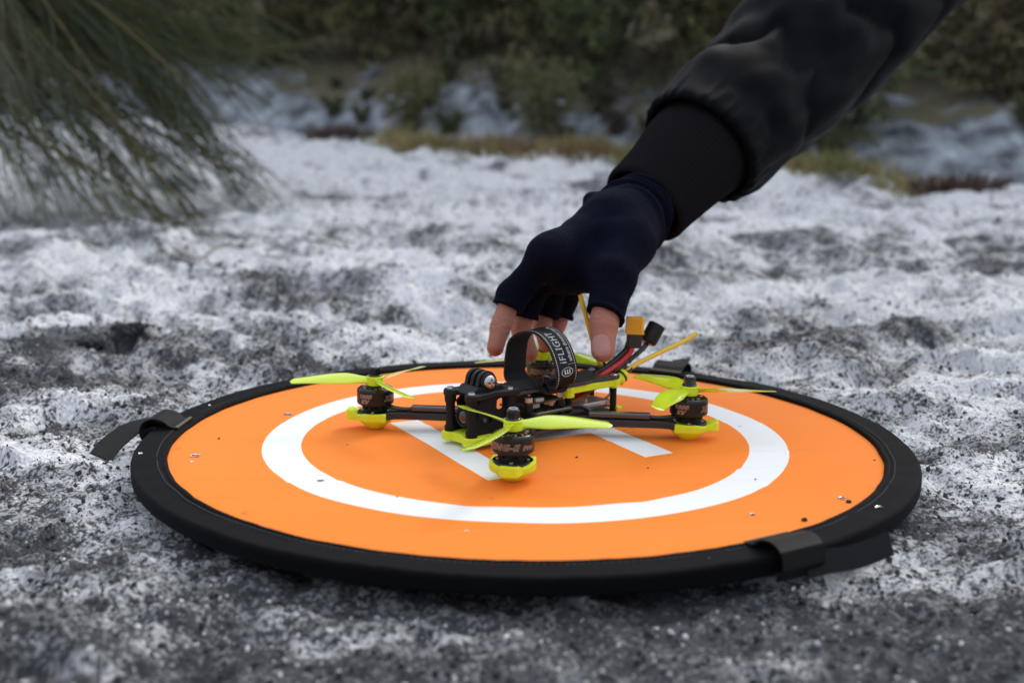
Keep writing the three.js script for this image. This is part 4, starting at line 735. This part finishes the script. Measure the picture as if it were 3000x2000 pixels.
  dp('buckle', tube([[14.5, 37.6, 3.5], [16, 38.4, 3.5], [18.4, 42.5, 3.5], [19.4, 46.5, 3.5]], 1.0, 14, 8), M.nut, strap);
}
// ------------------------------------------------------------------ the person's arm: hand, fingerless knitted glove, jacket cuff and sleeve
const person = group('person', 0.161, 0.208, -0.243);
tag(person, 'person reaching down in a dark jacket and navy fingerless glove, hand at the drone', 'person');
{
  const O = [0.161, 0.208, -0.243], L = (p) => p.map((v, i) => v - O[i]);
  const J = { iM: [0.0177, 0.1236, -0.0805], iP: [-0.0103, 0.0934, -0.0831], iD: [-0.0189, 0.0696, -0.0737], iT: [-0.023, 0.0535, -0.0656], mM: [0.0276, 0.1216, -0.1005], mP: [0.0022, 0.0852, -0.107], mD: [-0.0026, 0.062, -0.1028], mT: [0.0044, 0.0444, -0.0935], rM: [0.0374, 0.116, -0.1198], rP: [0.0176, 0.0804, -0.1306], rD: [0.0148, 0.0612, -0.125], rT: [0.0182, 0.0468, -0.1173], pM: [0.0463, 0.1086, -0.1357], pP: [0.0345, 0.0797, -0.1467], pD: [0.0294, 0.0613, -0.1423], pT: [0.0259, 0.0507, -0.1363], tC: [0.0807, 0.132, -0.1024], tM: [0.0674, 0.1088, -0.0676], tI: [0.0597, 0.0777, -0.0447], tT: [0.0584, 0.0585, -0.0348], w1: [0.0888, 0.1492, -0.1462], w2: [0.0733, 0.1447, -0.1301], wb: [0.0315, 0.1115, -0.102], wc: [0.1050, 0.1600, -0.1860], wd: [0.1185, 0.1715, -0.2010], fa: [0.1611, 0.2084, -0.2434], fb: [0.2777, 0.2984, -0.3614] };
  for (const k in J) J[k] = L(J[k]);
  const fingers = [['i', 0.0095, 0.0085, 0.0079, 0.0066], ['m', 0.0098, 0.0086, 0.0079, 0.0067], ['r', 0.0092, 0.0081, 0.0075, 0.0063], ['p', 0.0082, 0.0072, 0.0066, 0.0056]];
  const mid = (a, b, t) => a.map((v, i) => v + (b[i] - v) * t), sub3 = (a, b) => a.map((v, i) => v - b[i]), len = (a) => Math.hypot(...a), unit = (a) => { const l = len(a); return a.map((v) => v / l); };
  // skin: one continuous hand and wrist
  const limbs = [], tips = [];
  for (const [f, r0, r1, r2, r3] of fingers) tips.push([capsule(J[f + 'M'], J[f + 'P'], r0, r1), capsule(J[f + 'P'], J[f + 'D'], r1, r2), capsule(J[f + 'D'], J[f + 'T'], r2, r3)]);
  tips.push([capsule(J.tC, J.tM, 0.0155, 0.0125), capsule(J.tM, J.tI, 0.0120, 0.0108), capsule(J.tI, J.tT, 0.0106, 0.0090)]);
  for (const [f] of fingers) limbs.push(capsule(J.w2, J[f + 'M'], 0.017, 0.0125));
  limbs.push(capsule(J.tC, J.wb, 0.013, 0.010), capsule(J.iM, J.pM, 0.0125, 0.011), capsule(J.w1, J.tC, 0.02, 0.016), capsule(J.w2, J.w1, 0.020, 0.0205), capsule(J.w1, J.wc, 0.0205, 0.0205), capsule(J.wc, J.fa, 0.0205, 0.023));
  const tAx = unit(sub3(J.tT, J.tI)), toCam = unit([-0.25, 0.28, 0.93]), nz = unit(toCam.map((v, i) => v - tAx[i] * (toCam[0] * tAx[0] + toCam[1] * tAx[1] + toCam[2] * tAx[2]))), nx = [tAx[1] * nz[2] - tAx[2] * nz[1], tAx[2] * nz[0] - tAx[0] * nz[2], tAx[0] * nz[1] - tAx[1] * nz[0]];
  const nailC = J.tT.map((v, i) => v + nz[i] * 0.0060 + tAx[i] * 0.0002 + nx[i] * 0.0008);
  const nailAt = (x, y, z) => { const d = [x - nailC[0], y - nailC[1], z - nailC[2]], a = d[0] * nx[0] + d[1] * nx[1] + d[2] * nx[2], b = d[0] * tAx[0] + d[1] * tAx[1] + d[2] * tAx[2], c = d[0] * nz[0] + d[1] * nz[1] + d[2] * nz[2]; return [a, b, c]; };
  const creases = []; for (const [f] of fingers) creases.push([J[f + 'D'], unit(sub3(J[f + 'T'], J[f + 'P'])), 0.014], [J[f + 'P'], unit(sub3(J[f + 'D'], J[f + 'M'])), 0.014]); creases.push([J.tI, unit(sub3(J.tT, J.tM)), 0.017]);
  const skin = (x, y, z) => {
    let d = 1; for (const l of limbs) d = smin(d, l(x, y, z), 0.012);
    for (const c of tips) { let e = 1; for (const s of c) e = smin(e, s(x, y, z), 0.004); d = smin(d, e, 0.0045); }
    for (const [e, ax, rr] of creases) { const hx = x - e[0], hy = y - e[1], hz = z - e[2], h = hx * ax[0] + hy * ax[1] + hz * ax[2]; if (Math.abs(h) < 0.006 && hx * hx + hy * hy + hz * hz < rr * rr) for (const o of [-0.0026, 0, 0.0024]) d += 0.00045 * Math.exp(-(((h - o + 0.0006 * Math.sin(hx * 700 + o * 900)) / 0.0008) ** 2)); }
    const [a, b, c] = nailAt(x, y, z);
    const q = Math.pow(Math.abs(a) / 0.0074, 3) + Math.pow(Math.abs(b) / 0.0092, 3), nail = Math.max(q - 1, 0) * 0.004;   // nail plate slightly proud, with a groove round it
    if (c > -0.003 && q < 2.2) { const slab = Math.hypot(Math.max(0, Math.abs(a) - 0.0072), Math.max(0, Math.abs(b) - 0.009)); d = smin(d, Math.max(Math.abs(c - 0.0016 + a * a * 38) - 0.0012, slab), 0.0008); if (q > 0.95 && q < 1.5) d += 0.0004 * (1 - Math.abs((q - 1.2) / 0.3)); }
    return d;
  };
  const sg = netMesh(skin, L([-0.036, 0.034, -0.162]), L([0.12, 0.19, -0.018]), 0.0012);
  { // colour of the skin: redder at knuckles and fingertips, paler nail
    const p = sg.attributes.position, col = new Float32Array(p.count * 3);
    for (let i = 0; i < p.count; i++) {
      const x = p.getX(i), y = p.getY(i), z = p.getZ(i); let red = 0;
      for (const [f] of fingers) red = Math.max(red, smooth(0.016, 0.004, Math.hypot(x - J[f + 'T'][0], y - J[f + 'T'][1], z - J[f + 'T'][2])) * 0.8, smooth(0.014, 0.006, Math.hypot(x - J[f + 'D'][0], y - J[f + 'D'][1], z - J[f + 'D'][2])) * 0.4);
      red = Math.max(red, smooth(0.02, 0.008, Math.hypot(x - J.tI[0], y - J.tI[1], z - J.tI[2])) * 0.45, smooth(0.016, 0.006, Math.hypot(x - J.tT[0], y - J.tT[1], z - J.tT[2])) * 0.5);
      const mot = 0.10 * fbm(x * 300, y * 300, z * 300, 2) + 0.06 * noise(x * 90, y * 90, z * 90), [a, b, c] = nailAt(x, y, z), q = Math.pow(Math.abs(a) / 0.0074, 3) + Math.pow(Math.abs(b) / 0.0092, 3);
      let r = lerp(0.40, 0.38, red) * (1 + mot), g = lerp(0.165, 0.115, red) * (1 + mot), bl = lerp(0.105, 0.07, red) * (1 + mot);
      if (c > -0.002 && q < 1.0) { r = 0.46; g = 0.225; bl = 0.19; }
      col[i * 3] = r; col[i * 3 + 1] = g; col[i * 3 + 2] = bl;
    }
    sg.setAttribute('color', new THREE.BufferAttribute(col, 3));
  }
  const nt = (() => { const f = tiled(256, 128, 81), h = tiled(256, 40, 82); return dataTex(256, (i, j) => { const v = 128 + 80 * (f(i, j) - 0.5) + 90 * (h(i, j) - 0.5); return [v, v, v]; }); })();
  const planar = (g, a, b, s) => { const p = g.attributes.position, u = new Float32Array(p.count * 2); for (let i = 0; i < p.count; i++) { u[i * 2] = s * (p.getX(i) * a[0] + p.getY(i) * a[1] + p.getZ(i) * a[2]); u[i * 2 + 1] = s * (p.getX(i) * b[0] + p.getY(i) * b[1] + p.getZ(i) * b[2]); } g.setAttribute('uv', new THREE.BufferAttribute(u, 2)); return g; };
  part('hand', planar(sg, [0.8, 0.1, 0.6], [0.1, 0.95, 0.2], 55), new THREE.MeshPhysicalMaterial({ vertexColors: true, roughness: 0.5, bumpMap: nt, bumpScale: 0.00025, sheen: 0.3, sheenRoughness: 0.6, sheenColor: rgb(0.9, 0.4, 0.3) }), person);
  // glove: the same hand with wool over it, cut short at the fingers
  const G = [], cuts = [];
  const ends = { i: [0.42, 'P', 'D', 0.0107], m: [0.58, 'P', 'D', 0.0103], r: [0.60, 'P', 'D', 0.0098], p: [0.72, 'P', 'D', 0.0088] };
  for (const [f, r0] of fingers) {
    const [t, a, b, re] = ends[f], e = mid(J[f + a], J[f + b], t), ax = unit(sub3(J[f + b], J[f + a]));
    G.push([capsule(J[f + 'M'], J[f + 'P'], r0 + 0.0038, re + 0.001), capsule(J[f + 'P'], mid(e, J[f + b], 0.8), re + 0.001, re + 0.0006), e, ax, re + 0.0006]);
  }
  { const e = mid(J.tM, J.tI, 0.84), ax = unit([sub3(J.tI, J.tM)[0] - 0.010, sub3(J.tI, J.tM)[1], sub3(J.tI, J.tM)[2]]); G.push([capsule(J.tC, J.tM, 0.0215, 0.0172), capsule(J.tM, J.tI, 0.0168, 0.0140), e, ax, 0.0138]); }
  const gl = []; for (const [f] of fingers) gl.push(capsule(J.w2, J[f + 'M'], 0.0215, 0.0155));
  gl.push(capsule(J.tC, J.wb, 0.019, 0.0165), capsule(J.tM, J.wb, 0.014, 0.0165), capsule(J.iM, J.pM, 0.0155, 0.0135), capsule(J.w1, J.tC, 0.0265, 0.0215), capsule(J.w2, J.w1, 0.024, 0.0265));
  const wrist = [capsule(J.w1, J.wc, 0.0285, 0.0272), capsule(J.wc, J.wd, 0.0272, 0.0255)];
  const wAx = unit(sub3(J.wc, J.w1));
  const wool = (x, y, z) => {
    let d = 1; for (const l of gl) d = smin(d, l(x, y, z), 0.014);
    d = smin(d, Math.min(wrist[0](x, y, z), wrist[1](x, y, z)), 0.006);
    for (const [c0, c1, e, ax, re] of G) {
      const h = (x - e[0]) * ax[0] + (y - e[1]) * ax[1] + (z - e[2]) * ax[2];
      let s = smin(c0(x, y, z), c1(x, y, z), 0.006); s = Math.max(s, h);                                  // cut square at the hem
      const rx = x - e[0] - ax[0] * h, ry = y - e[1] - ax[1] * h, rz = z - e[2] - ax[2] * h, rad = Math.hypot(rx, ry, rz), wav = 0.0006 * noise(x * 400, y * 400, z * 400);
      s = smin(s, Math.hypot(rad - re - 0.0006, h + 0.0008 + wav * 2) - 0.0014, 0.0012);                   // rolled hem
      d = smin(d, s, 0.006);
    }
    // gathers round the wrist, and the fold that sticks up there
    const w = (x - J.w1[0]) * wAx[0] + (y - J.w1[1]) * wAx[1] + (z - J.w1[2]) * wAx[2];
    d -= 0.0034 * smooth(-0.02, 0.005, w) * smooth(0.042, 0.030, w) * Math.sin(w * 430 + 3 * noise(x * 30, y * 30, z * 30)) + 0.0022 * fbm(x * 40, y * 40, z * 40, 2);
    return d;
  };
  const bumpAt = L([0.0535, 0.1650, -0.1395]), knob = capsule(bumpAt, L([0.066, 0.156, -0.142]), 0.0058, 0.010);
  const gg = netMesh((x, y, z) => smin(wool(x, y, z), knob(x, y, z), 0.008), L([-0.04, 0.05, -0.235]), L([0.17, 0.235, -0.02]), 0.0018);
  const ribs = (() => { const f = tiled(256, 200, 91); const t = dataTex(256, (i, j) => { const v = 128 + 88 * Math.sin(i * 6.28318 / 32) + 40 * Math.sin(j * 6.28318 / 16 + (i >> 5) * 2) * Math.cos(i * 6.28318 / 32) + 60 * (f(i, j) - 0.5); return [v, v, v]; }); return t; })();
  const hA = unit(sub3(J.iM, J.w1)), side = unit([0.72, -0.69, 0.05].map((v, i) => v - hA[i] * (0.72 * hA[0] - 0.69 * hA[1] + 0.05 * hA[2])));
  const woolMat = phys([0.0036, 0.0046, 0.0125], 0.95, { specularIntensity: 0.15, bumpMap: ribs, bumpScale: 0.0009, sheen: 0.35, sheenRoughness: 0.6, sheenColor: rgb(0.05, 0.06, 0.15) });
  part('glove', planar(gg, side, hA, 60), woolMat, person);
  // jacket: lofted cuff and sleeve along the forearm
  const path = [[0.1030, 0.1574, -0.1874], [0.1317, 0.1827, -0.2133], [0.1611, 0.2084, -0.2434], [0.1943, 0.2330, -0.2783], [0.2245, 0.2540, -0.3100], [0.2777, 0.2984, -0.3614], [0.3845, 0.3892, -0.4492], [0.5255, 0.5154, -0.5535], [0.64, 0.68, -0.62], [0.70, 0.86, -0.66]].map((p) => V(...L(p)));
  const curve = new THREE.CatmullRomCurve3(path), total = curve.getLength();
  const uAt = (p) => { let best = 0, bd = 9; for (let i = 0; i <= 2000; i++) { const d = curve.getPointAt(i / 2000).distanceTo(p); if (d < bd) { bd = d; best = i / 2000; } } return best; };
  const fr = (u) => { const t = curve.getTangentAt(u), a = V(0.74, -0.66, 0.15).addScaledVector(t, -V(0.74, -0.66, 0.15).dot(t)).normalize(), b = V().crossVectors(t, a); return [curve.getPointAt(u), t, a, b]; };  // a points to the underside
  function loft(rows, seg, rad) { // rows: [u, r]; rad(phi, k, base radius, u) gives the radius
    const P = [], U = [], I = [];
    rows.forEach(([u, r, off = 0], k) => {
      const [p, t, a, b] = fr(Math.max(0, Math.min(1, u)));
      for (let j = 0; j <= seg; j++) { const f = j / seg * 6.283185, q = rad(f, k, r, u), w = p.clone().addScaledVector(a, q * Math.cos(f)).addScaledVector(b, q * Math.sin(f) * 0.94).addScaledVector(t, off); P.push(w.x, w.y, w.z); U.push(j / seg, u * total / 0.3); }
      if (k) for (let j = 0; j < seg; j++) { const e = (k - 1) * (seg + 1) + j; I.push(e, e + 1, e + seg + 1, e + 1, e + seg + 2, e + seg + 1); }
    });
    const g = new THREE.BufferGeometry(); g.setAttribute('position', new THREE.Float32BufferAttribute(P, 3)); g.setAttribute('uv', new THREE.Float32BufferAttribute(U, 2)); g.setIndex(I); g.computeVertexNormals();
    const n = g.attributes.normal; for (let k = 0; k < rows.length; k++) { const a = k * (seg + 1), b = a + seg; for (let c = 0; c < 3; c++) { const v = (n.array[a * 3 + c] + n.array[b * 3 + c]) / 2; n.array[a * 3 + c] = n.array[b * 3 + c] = v; } }
    return g;
  }
  const uC = uAt(path[2]);
  const cuffRows = [[0.022, 0.030], [0.008, 0.032], [0.001, 0.0350], [0.0, 0.0380], [0.005, 0.0396]]; for (let i = 1; i <= 26; i++) cuffRows.push([0.005 + (uC + 0.012 - 0.005) * i / 26, lerp(0.0396, 0.0485, smooth(0, 1, i / 26))]);
  const ribN = 74;
  part('cuff', loft(cuffRows, ribN * 6, (f, k, r) => r * (1 + 0.03 * Math.cos(2 * f + 0.6)) + 0.0004 * Math.cos(f * ribN + 0.8 * Math.sin(k * 0.2)) + 0.0006 * noise(Math.cos(f) * 2, Math.sin(f) * 2, k * 0.12)), phys([0.0095, 0.0088, 0.0098], 0.85, { specularIntensity: 0.06 }), person);
  const srows = [[uC + 0.030, 0.046, 0], [uC + 0.006, 0.0475, 0], [uC - 0.004, 0.0500, 0], [uC - 0.008, 0.0535, 0], [uC - 0.004, 0.0572, 0]]; for (let i = 1; i <= 190; i++) { const v = i / 190, u = uC - 0.004 + (1 - uC + 0.004) * v; srows.push([u, lerp(0.0580, 0.070, smooth(0, 0.22, v)) + 0.014 * smooth(0.15, 0.6, v)]); }
  const fold = (f, u) => { // folds of soft shell cloth
    const s = (u - uC) * total, g1 = smooth(-0.005, 0.02, s), w = 1.5 * fbm(Math.cos(f) * 1.2, Math.sin(f) * 1.2, s * 9, 2);
    let y = 0.0085 * (2 * Math.pow(Math.abs(Math.sin(s * 29 + 1.0 * Math.cos(f - 0.8) + 1.7 * w + 0.3)), 0.6) - 1.2) * (0.35 + 0.65 * smooth(-0.6, 0.7, -Math.cos(f + 0.35) )) * smooth(0.0, 0.06, s);
    y += 0.009 * fbm(Math.cos(f) * 1.3 + 4, Math.sin(f) * 1.3, s * 9, 2) * g1;
    y += 0.0009 * Math.sin(f * 26 + 4 * noise(Math.cos(f) * 3, Math.sin(f) * 3, 2)) * smooth(0.035, 0.0, s) * smooth(-0.02, 0.0, s);   // gathers at the cuff seam
    y += 0.0005 * noise(Math.cos(f) * 6, Math.sin(f) * 6, s * 40);
    return y;
  };
  const cloth = (() => { const f = tiled(256, 256, 95), h = tiled(256, 60, 96); const t = dataTex(256, (i, j) => { const v = 128 + 60 * (f(i, j) - 0.5) + 40 * Math.sin((i + j) * 0.785) + 30 * (h(i, j) - 0.5); return [v, v, v]; }); t.repeat.set(14, 14); return t; })();
  const shell = phys([0.0014, 0.0019, 0.0030], 0.48, { specularIntensity: 0.09, bumpMap: cloth, bumpScale: 0.00012 });
  const sleeve = part('jacket_sleeve', loft(srows, 168, (f, k, r, u) => r * (1 + 0.04 * Math.cos(2 * f)) + fold(f, u)), shell, person);
  const seam = []; for (let i = 0; i <= 60; i++) { const v = i / 60, u = uC + 0.004 + (0.82 - uC) * v, f = 0.62 + 0.10 * v, [p, t, a, b] = fr(u), k = Math.max(0, ((u - (uC - 0.004)) / (1 - uC + 0.004))), r = lerp(0.0580, 0.070, smooth(0, 0.22, k)) + 0.014 * smooth(0.15, 0.6, k), q = r * (1 + 0.04 * Math.cos(2 * f)) + fold(f, u) - 0.0004; seam.push(p.clone().addScaledVector(a, q * Math.cos(f)).addScaledVector(b, q * Math.sin(f) * 0.94)); }
  part('seam', new THREE.TubeGeometry(new THREE.CatmullRomCurve3(seam), 200, 0.0008, 6), std([0.006, 0.006, 0.007], 0.8), sleeve);
}
renderer.render(scene, camera);
